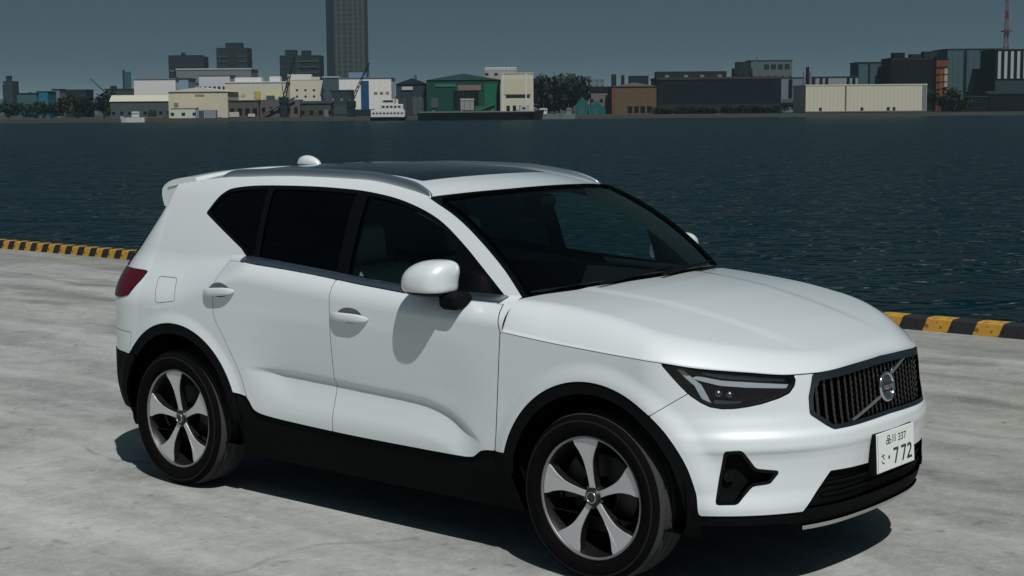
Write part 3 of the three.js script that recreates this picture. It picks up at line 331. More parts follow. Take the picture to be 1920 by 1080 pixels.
// trees along the shore
{
  const crownGeo = (sd, tall) => {
    let s = sd; const r = () => { s = (s * 1664525 + 1013904223) >>> 0; return s / 4294967296; }; const pos = [], nor = [], uv = [];
    const lobes = []; for (let k = 0; k < 9; k++) lobes.push([(r() - 0.5) * 1.3, 0.15 + r() * 0.75 * tall, (r() - 0.5) * 1.3, 0.28 + r() * 0.22]);
    for (let k = 0; k < 900; k++) { const L = lobes[Math.floor(r() * lobes.length)], th = r() * 6.283, ph = Math.acos(2 * r() - 1), q = L[3] * (0.65 + 0.4 * r()), n = [Math.sin(ph) * Math.cos(th), Math.cos(ph), Math.sin(ph) * Math.sin(th)], c = [L[0] + n[0] * q, L[1] + n[1] * q * 0.85, L[2] + n[2] * q], z = 0.07 + r() * 0.09; for (let j = 0; j < 3; j++) { const d = [r() - 0.5, r() - 0.5, r() - 0.5]; pos.push(c[0] + d[0] * z * 2, c[1] + d[1] * z * 2, c[2] + d[2] * z * 2); nor.push(...n); uv.push(0, 0); } }
    const g = new THREE.BufferGeometry(); g.setAttribute('position', new THREE.Float32BufferAttribute(pos, 3)); g.setAttribute('normal', new THREE.Float32BufferAttribute(nor, 3)); g.setAttribute('uv', new THREE.Float32BufferAttribute(uv, 2)); return g;
  };
  const crowns = [crownGeo(5, 1), crownGeo(17, 1.25), crownGeo(29, 0.85)], leafM = [flat(0.022, 0.042, 0.026, 0.9), flat(0.016, 0.032, 0.024, 0.9), flat(0.028, 0.045, 0.022, 0.9)], trunk = merge([bar([0, 0, 0], [0.02, 0.5, 0], 0.035, 0.02, 6), bar([0.01, 0.3, 0], [0.2, 0.6, 0.05], 0.018, 0.01, 5), bar([0.01, 0.35, 0], [-0.2, 0.65, -0.05], 0.018, 0.01, 5)]), bark = flat(0.04, 0.032, 0.026, 0.9);
  const tree = (label, u, D, size, k, group) => { const t = thing('shore_tree', label, 'tree', lot(u, D), SH.turn + k * 1.3, group); part('trunk', trunk, bark, t); part('crown', crowns[k % 3], leafM[(k * 2 + 1) % 3], t).position.y = 0.25; t.scale.setScalar(size); };
  let k = 0;
  const LEFT = ['outermost dark tree at the left edge of the picture', 'dark low tree in front of the left half of the teal green warehouse', 'dark tree before the join of teal green and bright blue warehouses', 'dark tree at the right end of the bright blue warehouse', 'dark tree before the left end of the flat dark green grey block', 'dark tree before the right end of the flat dark green grey block', 'dark tree right of the flat dark green grey block', 'dark tree left of the long low cream roofed shed, second from it', 'dark tree touching the left end of the long low cream roofed shed'];
  const MID = ['dark tree right beside the cream tower block', 'second dark tree to the right of the cream tower block', 'tallest dark tree of the clump right of the cream tower block', 'dark tree second from the right in the clump left of the teal tents', 'smallest dark tree of the clump, just left of the teal tents'];
  for (const [u, D, s] of [[-193.74, 606, 4.6], [-187.38, 604, 4.2], [-182.67, 606, 5], [-175.56, 602, 5.2], [-169.50, 600, 5.8], [-165.18, 602, 6.2], [-159.22, 598, 6.4], [-155.29, 600, 6.8], [-149.82, 596, 5.6]]) tree(LEFT[k], u, D, s, k++, 'trees of the dark belt at the far left shore');
  for (const [u, D, s] of [[11.00, 640, 9], [14.89, 640, 10.5], [19.28, 642, 12], [22.25, 640, 11], [24.85, 640, 8]]) tree(MID[k - 9], u, D, s, k++, 'trees of the clump behind the teal tents');
  tree('single dark tree at the right foot of the orange and white tower', 160.56, 570, 6.5, k++); tree('lone dark shrub between the long cream warehouse and the black shed row', 151.68, 560, 5.5, k++);
  const hedge = []; for (let i = 0; i < 46; i++) { const c = crowns[i % 3].clone(); const s = rr(1.8, 3.2); c.scale(s, s * 0.8, s); c.rotateY(i); c.translate(rr(-22, 22), -0.1, rr(-2, 1)); hedge.push(c); }
  const h = new THREE.Mesh(merge(hedge), flat(0.016, 0.028, 0.018, 0.95)); h.name = 'shore_hedge'; h.position.set(...lot(71.67, 545)); h.rotation.y = SH.turn; h.userData = { kind: 'stuff', label: 'dark hedge of bushes along the water below the navy hall' , category: 'hedge' }; scene.add(h);
}
// ---------------------------------------------------------------- car body surfaces (front axle at x = 0, nose towards +x, right flank at +z)
function table(keys) {                                   // monotone cubic through [x, y] keys
  const n = keys.length, X = keys.map((k) => k[0]), Y = keys.map((k) => k[1]), d = [], m = [];
  for (let i = 0; i < n - 1; i++) d.push((Y[i + 1] - Y[i]) / (X[i + 1] - X[i]));
  for (let i = 0; i < n; i++) {
    if (i === 0) m.push(d[0]); else if (i === n - 1) m.push(d[n - 2]);
    else if (d[i - 1] * d[i] <= 0) m.push(0);
    else {
      const a = X[i] - X[i - 1], b = X[i + 1] - X[i], w1 = 2 * b + a, w2 = b + 2 * a;
      m.push((w1 + w2) / (w1 / d[i - 1] + w2 / d[i]));
    }
  }
  return (x) => {
    if (x <= X[0]) return Y[0] + m[0] * Math.max(x - X[0], -0.3);
    if (x >= X[n - 1]) return Y[n - 1] + m[n - 1] * Math.min(x - X[n - 1], 0.3);
    let i = 0; while (x > X[i + 1]) i++;
    const h = X[i + 1] - X[i], t = (x - X[i]) / h, t2 = t * t, t3 = t2 * t;
    return Y[i] * (2 * t3 - 3 * t2 + 1) + m[i] * h * (t3 - 2 * t2 + t) + Y[i + 1] * (3 * t2 - 2 * t3) + m[i + 1] * h * (t3 - t2);
  };
}
const clamp = (x, a, b) => Math.min(b, Math.max(a, x)), mix = (a, b, t) => a + (b - a) * t;
const sstep = (a, b, x) => { const t = clamp((x - a) / (b - a), 0, 1); return t * t * (3 - 2 * t); };
const XF = 0.25, ZF = 0.25, XR = -3.0, ZR = 0.40, AXR = -2.702, NF = 2.15, NR = 2.3;
const KF = 0.6, KR = 0.5, SF = XF + KF * Math.PI / 2, SR = XR - KR * Math.PI / 2;
const beltY = table([[-3.4, 1.16], [-2.9, 1.19], [-2.2, 1.2], [-1.7, 1.168], [-1.15, 1.135], [-0.5, 1.118], [-0.2, 1.115]]);
const beltZ = table([[-3.2, 0.765], [-2.9, 0.785], [-2.5, 0.808], [-2.0, 0.828], [-1.2, 0.838], [-0.8, 0.822], [-0.42, 0.768]]);
const shoulderW = table([[-3.1, 0.915], [-2.7, 0.934], [-2.3, 0.93], [-1.8, 0.922], [-0.6, 0.921], [0.3, 0.92]]);
const lowerIn = table([[0.18, -0.085], [0.3, -0.045], [0.42, -0.008], [0.5, -0.001], [0.7, 0], [0.9, 0.001], [1.0, 0]]);
const scallopIn = table([[-0.4, 0], [-0.2, 0], [-0.15, -0.002], [-0.08, -0.017], [-0.02, -0.030], [-0.002, -0.032], [0.006, -0.030], [0.028, -0.011], [0.05, -0.006], [0.10, -0.002], [0.2, 0], [0.6, 0]]);   // over the height above the crease
const frontX = table([[0.18, 0.74], [0.26, 0.82], [0.32, 0.853], [0.4, 0.872], [0.5, 0.88], [0.6, 0.886], [0.645, 0.884], [0.68, 0.868], [0.74, 0.86], [0.85, 0.846], [0.92, 0.83], [1.0, 0.80]]);
const rearX = table([[0.2, -3.34], [0.35, -3.45], [0.55, -3.505], [0.9, -3.5], [1.02, -3.495], [1.12, -3.46], [1.25, -3.33], [1.42, -3.15], [1.6, -3.0]]);
const cornerAdd = table([[0.24, 0.01], [0.3, 0.026], [0.36, 0.02], [0.44, -0.010], [0.52, -0.014], [0.64, -0.012], [0.70, -0.021], [0.76, -0.032], [0.82, -0.032], [0.9, -0.03], [1.0, -0.034]]);
const ledge = table([[0.3, 0], [0.47, 0], [0.555, 0.002], [0.588, 0.009], [0.604, 0.017], [0.614, 0.018], [0.63, 0.0165], [0.66, 0.011], [0.70, 0.004], [0.74, 0], [1.0, 0]]);   // crease that runs round the bumper below lamps and grille
const doorIn = table([[0.42, 0], [0.47, -0.001], [0.55, -0.007], [0.64, -0.014], [0.70, -0.016], [0.78, -0.012], [0.88, -0.005], [0.97, 0], [1.1, 0]]);
const creaseY = table([[-2.2, 0.667], [-1.9, 0.666], [-1.3, 0.648], [-0.95, 0.632], [-0.8, 0.600], [-0.7, 0.555], [-0.6, 0.50], [-0.5, 0.45]]);
function halfWidth(x, y) {
  const by = beltY(x), bz = beltZ(x), sw = shoulderW(x), soft = mix(0.1, 0.26, sstep(-2.15, -2.75, x));
  if (y > by + 0.02) {
    const h = y - by, q = Math.max(0, y - 1.5);
    return bz - 0.30 * h - 0.30 * h * h - 2.2 * q * q;
  }
  let z;
  const y0 = by - soft;
  if (y > y0) {                                          // shoulder: quarter-round from the flank in to the glass line
    const t = (y - y0) / (by + 0.02 - y0), zt = bz - 0.006;
    const w = sw - zt, r = (1 - Math.sqrt(Math.max(0, 1 - t * t * 0.985))) / 0.8775, L = by + 0.02 - y0;
    const eh = (3 * t * t - 2 * t * t * t) + (t * t * t - t * t) * (0.312 * L / w);
    z = sw - w * mix(mix(r, t * t, 0.25), eh, sstep(-2.12, -2.4, x));
  } else z = sw + (y < 1 ? lowerIn(y) : 0);
  const m = sstep(-2.12, -1.84, x + (y - 0.62) * 0.7) * (1 - sstep(-0.74, -0.56, x));
  const md = sstep(-2.3, -1.8, x) * (1 - sstep(-0.85, -0.5, x));
  if (md > 0 && y < 1) z += md * doorIn(y);
  if (m > 0 && y < 1) z += 0.8 * m * scallopIn(y - creaseY(x)) * (1 - sstep(0.85, 1, y));
  return z;
}
function archBump(x, y) {
  let b = 0;
  for (const ax of [0.02, AXR + 0.02]) {
    const r = Math.hypot(x - ax, y - 0.37);
    if (r > 0.3 && r < 0.8 && y > 0.3) b += 0.016 * (1 - sstep(0.475, 0.555, r)) * sstep(0.3, 0.5, y);
  }
  return b;
}
function flank(s, y) {
  if (s > SF + ZF) { const q = flank(2 * (SF + ZF) - s, y); return [q[0], q[1], -q[2]]; }                                   // s: x along the flank, then on round the nose (s > XF) or the tail (s < XR)
  let x, z, nx = 0, nz = 1;
  if (s > XF) {
    const phi = Math.min((s - XF) / KF, Math.PI / 2), flat = Math.max(0, s - SF), c = Math.cos(phi), sn = Math.sin(phi);
    const a = frontX(y) - XF, b = halfWidth(XF, y) - ZF, rho = Math.pow(Math.pow(c, NF) + Math.pow(sn, NF), -1 / NF);
    const e = cornerAdd(y) * Math.sin(2 * phi) ** 2 + ledge(y) * sstep(0.30, 0.75, phi) * mix(1, 0.45, sstep(0.95, 1.5, phi));
    x = XF + (a * rho + e) * sn; z = ZF + (b * rho + e) * c - flat; nx = sn; nz = c;
    x -= 0.2 * z * z * (x - XF) / 0.6;
  } else if (s < XR) {
    const phi = Math.min((XR - s) / KR, Math.PI / 2), flat = Math.max(0, SR - s), c = Math.cos(phi), sn = Math.sin(phi);
    const a = XR - rearX(y), b = halfWidth(XR, y) - ZR, rho = Math.pow(Math.pow(c, NR) + Math.pow(sn, NR), -1 / NR);
    x = XR - a * rho * sn; z = ZR + b * rho * c - flat; nx = -sn; nz = c;
  } else { x = s; z = halfWidth(s, y); }
  const bump = archBump(x, y);
  return [x + nx * bump, y, z + nz * bump];
}
const roofEdgeY = table([[-3.12, 1.535], [-2.95, 1.562], [-2.75, 1.588], [-2.5, 1.606], [-2.05, 1.62], [-1.6, 1.614], [-1.3, 1.583], [-1.12, 1.545]]);
const pillarX = table([[1.10, -0.425], [1.12, -0.448], [1.25, -0.585], [1.38, -0.765], [1.47, -0.93], [1.545, -1.12]]);   // windscreen edge, x over height
const hoodY = table([[-0.5, 1.009], [-0.19, 0.983], [0.09, 0.966], [0.39, 0.95], [0.55, 0.931], [0.75, 0.911], [0.93, 0.893], [1.01, 0.893], [1.2, 0.905], [1.45, 0.913]]);      // lower edge of the bonnet over s
const bonnetC = table([[-0.5, 1.172], [-0.3, 1.16], [0, 1.13], [0.2, 1.094], [0.42, 1.043], [0.6, 0.992], [0.75, 0.945], [0.85, 0.905]]);
const bonnetH = (x, z) => { const zc = 0.46 - 0.12 * (x + 0.3); return bonnetC(x) - 0.004 - 0.026 * (z / 0.75) ** 2 + 0.004 * (1 - sstep(zc - 0.06, zc + 0.03, Math.abs(z))) * (1 - sstep(0.45, 0.75, x)); };
const SMID = SF + ZF;                                    // s at the middle of the nose
function bonnetRim(a) {                                  // a = 0 middle of the nose, 1 rear corner
  const sA = mix(SMID, -0.470, a);
  return flank(sA, hoodY(sA));
}
function bonnet(a, t) {
  const o = bonnetRim(a), xs = mix(0.42, -0.335, Math.pow(Math.max(0, a), 0.9)), q = t * t * 0.35 + t * 0.65;
  const x = mix(o[0], xs, q) + (a > 0.8 ? 0 : 0), z = mix(o[2], 0, q);
  const d = Math.hypot(x - o[0], z - o[2]), R = mix(mix(0.14, 0.165, sstep(0.3, 0.6, a)), 0.16, sstep(0.85, 1, a)), k = Math.min(1, d / R);
  return [x, o[1] + (bonnetH(x, z) - o[1]) * (1 - Math.pow(1 - k, mix(2.4, 3.3, sstep(0.85, 1, a)))), z];
}
function screenEdge(t) { const y = mix(1.122, 1.545, t), x = pillarX(y); return [x, y, halfWidth(x, y)]; }
function screen(t, u) {                                  // windscreen: t cowl to header, u -1..1 across
  const e = screenEdge(t), b = 1 - u * u, xc = mix(-0.315, -0.945, t), yc = mix(1.15, 1.577, t), bow = 0.022 * Math.sin(Math.PI * t);
  return [e[0] + (xc + bow * 0.6 - e[0]) * b, e[1] + (yc + bow - e[1]) * b, e[2] * u];
}
function roofEdge(v) { const x = mix(-3.1, -1.12, v), y = roofEdgeY(x); return [x, y, halfWidth(x, y)]; }
function roof(v, u) {
  const e = roofEdge(v), b = 1 - u * u, b2 = 1 - u ** 4, xc = mix(-3.13, -0.945, v), yc = mix(0.028, 0.052, Math.sin(Math.PI * clamp(0.15 + v * 0.85, 0, 1)));
  return [e[0] + (xc - e[0]) * b, e[1] + yc * b * 0.6 + yc * b2 * 0.4, e[2] * u];
}
// ---------------------------------------------------------------- car: panels cut out of the surfaces above
const polyF = (pts) => (s, y) => {                       // signed distance to a polygon, positive inside
  let d = 1e9, inside = false;
  for (let i = 0, j = pts.length - 1; i < pts.length; j = i++) {
    const [ax, ay] = pts[j], [bx, by] = pts[i], ex = bx - ax, ey = by - ay, t = clamp(((s - ax) * ex + (y - ay) * ey) / (ex * ex + ey * ey), 0, 1);
    const dx = s - ax - ex * t, dy = y - ay - ey * t; d = Math.min(d, dx * dx + dy * dy);
    if ((ay > y) !== (by > y) && s < (bx - ax) * (y - ay) / (by - ay) + ax) inside = !inside;
  }
  return inside ? Math.sqrt(d) : -Math.sqrt(d);
};
function smoothPoly(pts, n = 4, r = 0.3) {               // rounds the corners of a polygon
  const out = [];
  for (let i = 0; i < pts.length; i++) {
    const p = pts[(i + pts.length - 1) % pts.length], q = pts[i], w = pts[(i + 1) % pts.length];
    const a = [mix(q[0], p[0], r), mix(q[1], p[1], r)], b = [mix(q[0], w[0], r), mix(q[1], w[1], r)];
    for (let k = 0; k <= n; k++) { const t = k / n; out.push([(1 - t) ** 2 * a[0] + 2 * t * (1 - t) * q[0] + t * t * b[0], (1 - t) ** 2 * a[1] + 2 * t * (1 - t) * q[1] + t * t * b[1]]); }
  }
  return out;
}
const not = (f, gap = 0) => (s, y, p) => -f(s, y, p) - gap;
const grow = (f, d) => (s, y, p) => f(s, y, p) + d;
const all = (...fs) => (s, y, p) => { let m = 1e9; for (const f of fs) { const v = f(s, y, p); if (v < m) m = v; if (m < -0.2) return m; } return m; };
function normalAt(S, s, y, flip, e = 0.002) {
  const a = S(s + e, y), b = S(s - e, y), c = S(s, y + e), d = S(s, y - e);
  const ux = a[0] - b[0], uy = a[1] - b[1], uz = a[2] - b[2], vx = c[0] - d[0], vy = c[1] - d[1], vz = c[2] - d[2];
  let n = [uy * vz - uz * vy, uz * vx - ux * vz, ux * vy - uy * vx]; const l = (Math.hypot(...n) || 1) * (flip ? -1 : 1);
  return [n[0] / l, n[1] / l, n[2] / l];
}
// cuts the part of surface S over [s0,s1] x [y0,y1] where f > 0; off lifts it, thick folds an edge inwards
function panel(S, s0, s1, y0, y1, f, o = {}) {
  const ds = o.ds || 0.009, dy = o.dy || ds, off = o.off || 0, thick = o.thick ?? 0.014, flip = o.flip || false;
  const ns = Math.max(2, Math.ceil((s1 - s0) / ds)), ny = Math.max(2, Math.ceil((y1 - y0) / dy));
  const gs = (i) => s0 + (s1 - s0) * i / ns, gy = (j) => y0 + (y1 - y0) * j / ny;
  const F = new Float32Array((ns + 1) * (ny + 1));
  for (let i = 0; i <= ns; i++) for (let j = 0; j <= ny; j++) { const s = gs(i), y = gy(j); F[i * (ny + 1) + j] = f ? f(s, y, S(s, y)) : 1; }
  const pos = [], nor = [], uv = [], idx = [], cache = new Map(), N = [];
  const emit = (key, s, y) => {
    if (cache.has(key)) return cache.get(key);
    const p = S(s, y), n = normalAt(S, s, y, flip), k = pos.length / 3;
    pos.push(p[0] + n[0] * off, p[1] + n[1] * off, p[2] + n[2] * off); nor.push(...n); uv.push(s, y); cache.set(key, k); return k;
  };
  const vid = (i, j) => i * (ny + 1) + j, M = (ns + 1) * (ny + 1), rim = [];
  const corner = (v) => emit(v, gs(Math.floor(v / (ny + 1))), gy(v % (ny + 1)));
  const cut = (a, b) => { if (a > b) [a, b] = [b, a]; const t = F[a] / (F[a] - F[b]), ia = Math.floor(a / (ny + 1)), ja = a % (ny + 1), ib = Math.floor(b / (ny + 1)), jb = b % (ny + 1);
    return emit(M + a * M + b, mix(gs(ia), gs(ib), t), mix(gy(ja), gy(jb), t)); };
  const tri = (a, b, c) => {
    const v = [a, b, c], poly = []; let out = -1, inn = -1;
    for (let k = 0; k < 3; k++) {
      const p = v[k], q = v[(k + 1) % 3];
      if (F[p] > 0) poly.push(corner(p));
      if ((F[p] > 0) !== (F[q] > 0)) { const w = cut(p, q); poly.push(w); if (F[p] > 0) out = w; else inn = w; }
    }
    for (let k = 1; k + 1 < poly.length; k++) flip ? idx.push(poly[0], poly[k + 1], poly[k]) : idx.push(poly[0], poly[k], poly[k + 1]);
    if (out >= 0 && inn >= 0 && out !== inn) rim.push([out, inn]);
  };
  for (let i = 0; i < ns; i++) for (let j = 0; j < ny; j++) {
    const a = vid(i, j), b = vid(i + 1, j), c = vid(i + 1, j + 1), d = vid(i, j + 1);
    if (F[a] <= 0 && F[b] <= 0 && F[c] <= 0 && F[d] <= 0) continue;
    if ((i + j) & 1) { tri(a, b, c); tri(a, c, d); } else { tri(a, b, d); tri(b, c, d); }
  }
  if (thick > 0) {
    const P = (k) => [pos[3 * k], pos[3 * k + 1], pos[3 * k + 2]], Q = (k) => [nor[3 * k], nor[3 * k + 1], nor[3 * k + 2]];
    for (const [a, b] of rim) {
      const pa = P(a), pb = P(b), na = Q(a), nb = Q(b), e = [pb[0] - pa[0], pb[1] - pa[1], pb[2] - pa[2]];
      let n = [e[1] * na[2] - e[2] * na[1], e[2] * na[0] - e[0] * na[2], e[0] * na[1] - e[1] * na[0]]; const l = Math.hypot(...n); if (l < 1e-9) continue; n = n.map((v) => v / l * (flip ? -1 : 1));
      const k = pos.length / 3;
      pos.push(...pa, ...pb, pb[0] - nb[0] * thick, pb[1] - nb[1] * thick, pb[2] - nb[2] * thick, pa[0] - na[0] * thick, pa[1] - na[1] * thick, pa[2] - na[2] * thick);
      for (let q = 0; q < 4; q++) { nor.push(...n); uv.push(0, 0); }
      idx.push(k, k + 1, k + 2, k, k + 2, k + 3);
    }
  }
  const g = new THREE.BufferGeometry();
  g.setAttribute('position', new THREE.Float32BufferAttribute(pos, 3)); g.setAttribute('normal', new THREE.Float32BufferAttribute(nor, 3)); g.setAttribute('uv', new THREE.Float32BufferAttribute(uv, 2)); g.setIndex(idx);
  return g;
}
function mirrored(g) {                                   // the same panel on the other flank
  const q = g.clone(), p = q.attributes.position, n = q.attributes.normal;
  for (let k = 0; k < p.count; k++) { p.setZ(k, -p.getZ(k)); n.setZ(k, -n.getZ(k)); }
  if (q.index) { const a = q.index.array; for (let k = 0; k < a.length; k += 3) { const t = a[k + 1]; a[k + 1] = a[k + 2]; a[k + 2] = t; } }
  return q;
}
const M = {
  paint: phys(0.71, 0.755, 0.77, { roughness: 0.4, metalness: 0.12, clearcoat: 1, clearcoatRoughness: 0.02 }),
  plastic: phys(0.004, 0.0045, 0.005, { roughness: 0.75, specularIntensity: 0.16 }), gloss: phys(0.003, 0.0035, 0.004, { roughness: 0.2, specularIntensity: 0.35 }),
  rubber: phys(0.012, 0.012, 0.0125, { roughness: 0.7, specularIntensity: 0.3 }), dark: phys(0.004, 0.004, 0.0045, { roughness: 0.95, specularIntensity: 0.1 }),
  alu: std(0.62, 0.63, 0.64, 0.34, 1), satin: std(0.14, 0.155, 0.165, 0.32, 1), rail: std(0.52, 0.56, 0.60, 0.4, 1), chrome: std(0.75, 0.76, 0.77, 0.12, 1), machined: std(0.62, 0.62, 0.63, 0.42, 0.6), flange: std(0.26, 0.26, 0.27, 0.5, 0.7),
  glass: phys(0.58, 0.76, 0.73, { transmission: 1, thickness: 0, roughness: 0.0, specularIntensity: 0.45, ior: 1.5 }),
  privacy: phys(0.055, 0.075, 0.085, { transmission: 1, thickness: 0, roughness: 0.0, specularIntensity: 0.45, ior: 1.5 }),
  screen: phys(0.62, 0.76, 0.73, { transmission: 1, thickness: 0, roughness: 0.0, specularIntensity: 0.45, ior: 1.5 }),
  lens: phys(0.86, 0.9, 0.92, { transmission: 1, thickness: 0, roughness: 0.0, ior: 1.5 }),
  red: phys(0.07, 0.004, 0.009, { roughness: 0.2, specularIntensity: 0.6 }),
  slat: std(0.06, 0.055, 0.055, 0.45, 0.6), stud: std(0.13, 0.12, 0.115, 0.4, 0.8), drl: std(0.42, 0.44, 0.46, 0.3), seat: std(0.30, 0.31, 0.29, 0.8), trim: std(0.02, 0.02, 0.021, 0.7), liner: std(0.16, 0.16, 0.155, 0.9),
};
const car = thing('white_car', 'white compact SUV with panoramic roof and five spoke wheels parked on the concrete quay', 'car');
const both = (name, g, m, parent = car, label) => { const a = part(name, g, m, parent); if (label) a.userData.label = label; part(name, mirrored(g), m, parent); return a; };

// outlines on the flank surface, (s, height)
const archFront = (s, y, p) => 0.472 - Math.hypot(p[0] - 0.015, p[1] - 0.37), archRear = (s, y, p) => 0.492 - Math.hypot(p[0] + 2.672, p[1] - 0.37);
const sillY = table([[-2.3, 0.56], [-2.17, 0.546], [-2.13, 0.535], [-2.07, 0.475], [-2.02, 0.462], [-1.83, 0.449], [-1.25, 0.435], [-0.69, 0.433], [-0.645, 0.438], [-0.585, 0.474], [-0.55, 0.482], [-0.42, 0.488]]);
const bodyBottom = (s, y) => s > -0.2 ? y - 0.345 : s > -2.6 ? y - sillY(s) : y - 0.665;
const shutFront = (y) => y < 1 ? -0.468 - 0.065 * (1 - y) : -0.468 - 0.33 * (y - 1);
const dloTop = [[-2.655, 1.418], [-2.605, 1.487], [-2.56, 1.525], [-2.49, 1.55], [-2.3, 1.567], [-2.0, 1.573], [-1.75, 1.57], [-1.5, 1.557], [-1.25, 1.521], [-1.02, 1.452], [-0.825, 1.343], [-0.675, 1.235], [-0.545, 1.13]];
const spline = (P, n = 5) => { const o = []; for (let i = 0; i + 1 < P.length; i++) for (let k = 0; k < n; k++) { const t = k / n, a = P[Math.max(0, i - 1)], b = P[i], c = P[i + 1], d = P[Math.min(P.length - 1, i + 2)]; o.push([0, 1].map((q) => 0.5 * (2 * b[q] + (c[q] - a[q]) * t + (2 * a[q] - 5 * b[q] + 4 * c[q] - d[q]) * t * t + (3 * b[q] - a[q] - 3 * c[q] + d[q]) * t * t * t))); } o.push(P[P.length - 1]); return o; };
const dloUp = spline(dloTop), DB = dloUp.length - 1;
const dlo = [...dloUp, [-0.81, 1.134], [-1.07, 1.139], [-1.35, 1.157], [-1.656, 1.181], [-1.9, 1.197], [-2.1, 1.208], [-2.19, 1.214], [-2.235, 1.225], [-2.285, 1.258]];
const dloF = polyF(dlo);
const beltLine = (s) => { for (let i = DB; i + 1 < dlo.length - 2; i++) { const [x1, y1] = dlo[i], [x0, y0] = dlo[i + 1]; if (s <= x1 && s >= x0) return mix(y0, y1, (s - x0) / (x1 - x0)); } return s > dlo[DB][0] ? 1.128 : 1.212; };
const sailX = (y) => -0.85 - 0.1 * (y - 1.13);
const lampTop = [[0.394, 0.945], [0.545, 0.926], [0.755, 0.906], [0.928, 0.886]];
const lampF = polyF([...lampTop, [0.933, 0.872], [0.925, 0.848], [0.905, 0.823], [0.868, 0.806], [0.80, 0.786], [0.744, 0.776], [0.70, 0.771], [0.65, 0.771], [0.605, 0.779], [0.57, 0.795], [0.525, 0.824], [0.482, 0.862], [0.434, 0.908]]);
const grilleP = smoothPoly([[1.006, 0.884], [1.10, 0.893], [1.2, 0.899], [1.32, 0.905], [SMID, 0.908], [2 * SMID - 1.32, 0.905], [2 * SMID - 1.2, 0.899], [2 * SMID - 1.1, 0.893], [2 * SMID - 1.006, 0.884],
  [2 * SMID - 0.982, 0.80], [2 * SMID - 0.981, 0.735], [2 * SMID - 1.062, 0.668], [2 * SMID - 1.14, 0.669], [SMID, 0.676], [1.14, 0.669], [1.062, 0.668], [0.981, 0.735], [0.982, 0.80]], 3, 0.07);
const grilleF = polyF(grilleP);
const fogF = polyF(smoothPoly([[0.65, 0.606], [0.714, 0.609], [0.765, 0.531], [0.843, 0.519], [0.846, 0.508], [0.818, 0.468], [0.755, 0.461], [0.70, 0.391], [0.618, 0.391]], 3, 0.14));
const intakeF = polyF([[0.915, 0.2], [0.93, 0.336], [1.05, 0.497], [1.276, 0.493], [SMID, 0.496], [2 * SMID - 1.276, 0.493], [2 * SMID - 1.05, 0.497], [2 * SMID - 0.93, 0.336], [2 * SMID - 0.915, 0.2]]);
const underBonnet = (s, y) => hoodY(s) - y - 0.003;
const seamF = (s, y) => { const t = (y - 0.766) / 0.051, xs = 0.388 + 0.1 * t; return (s - xs) * 0.45 + (0.766 - y + (s - 0.388) * 0.51) * 0.8; };   // positive on the bumper side
const bumperSide = (s, y) => { const a = [0.388, 0.766], b = [0.488, 0.817], ex = b[0] - a[0], ey = b[1] - a[1], l = Math.hypot(ex, ey); return ((s - a[0]) * ey - (y - a[1]) * ex) / l; };

// bonnet, fender, front bumper
part('bonnet', panel(bonnet, 0.0, 1, 0, 1, null, { ds: 0.007, dy: 0.012, thick: 0 }), M.paint, car);
part('bonnet', mirrored(panel(bonnet, 0.0, 1, 0, 1, null, { ds: 0.007, dy: 0.012, thick: 0 })), M.paint, car);
both('fender', panel(flank, -0.56, 0.62, 0.3, 1.02, all(not(archFront), bodyBottom, underBonnet, (s, y) => s - shutFront(y) - 0.002, not(lampF, 0.004), (s, y) => -bumperSide(s, y) - 0.0015)), M.paint);
part('front_bumper', panel(flank, 0.2, SMID * 2 - 0.2, 0.3, 0.93, all(not(archFront), bodyBottom, (s, y, p) => hoodY(Math.min(s, 2 * SMID - s)) - y - 0.004, (s, y) => bumperSide(Math.min(s, 2 * SMID - s), y) - 0.0015,
  (s, y) => -lampF(Math.min(s, 2 * SMID - s), y) - 0.004, not(grilleF, 0.001), (s, y) => -fogF(Math.min(s, 2 * SMID - s), y) - 0.001, not(intakeF, 0.001)), { thick: 0.03 }), M.paint, car);
// lower black intake, lip and skid strip
part('lower_intake', panel(flank, 0.88, 2 * SMID - 0.88, 0.26, 0.51, all(grow(intakeF, 0.012), (s, y) => y - 0.275), { off: -0.022, thick: 0.02 }), M.plastic, car);
for (const y of [0.40, 0.445]) part('intake_slat', panel(flank, 1.02, 2 * SMID - 1.02, y - 0.006, y + 0.006, (s, yy) => 0.006 - Math.abs(yy - y), { off: -0.012, thick: 0.03, dy: 0.003, ds: 0.02 }), M.plastic, car);
part('bumper_lip', panel(flank, 0.44, 2 * SMID - 0.44, 0.2, 0.36, (s, y, p) => Math.min(y - 0.298 + 0.04 * sstep(0.85, 1.0, Math.min(s, 2 * SMID - s)), 0.352 - y, 0.362 - y + 0.02 * sstep(0.92, 1.1, Math.min(s, 2 * SMID - s)), -archFront(s, y, p) + 0.05), { off: -0.006, thick: 0.05 }), M.plastic, car);
part('skid_strip', panel(flank, 0.93, 2 * SMID - 0.93, 0.23, 0.31, (s, y) => { const q = Math.min(s, 2 * SMID - s); return Math.min(y - 0.262, 0.283 - y, (q - 0.945) * 0.5 - (0.283 - y) * 0.3); }, { off: 0.004, thick: 0.03, dy: 0.004 }), M.alu, car);
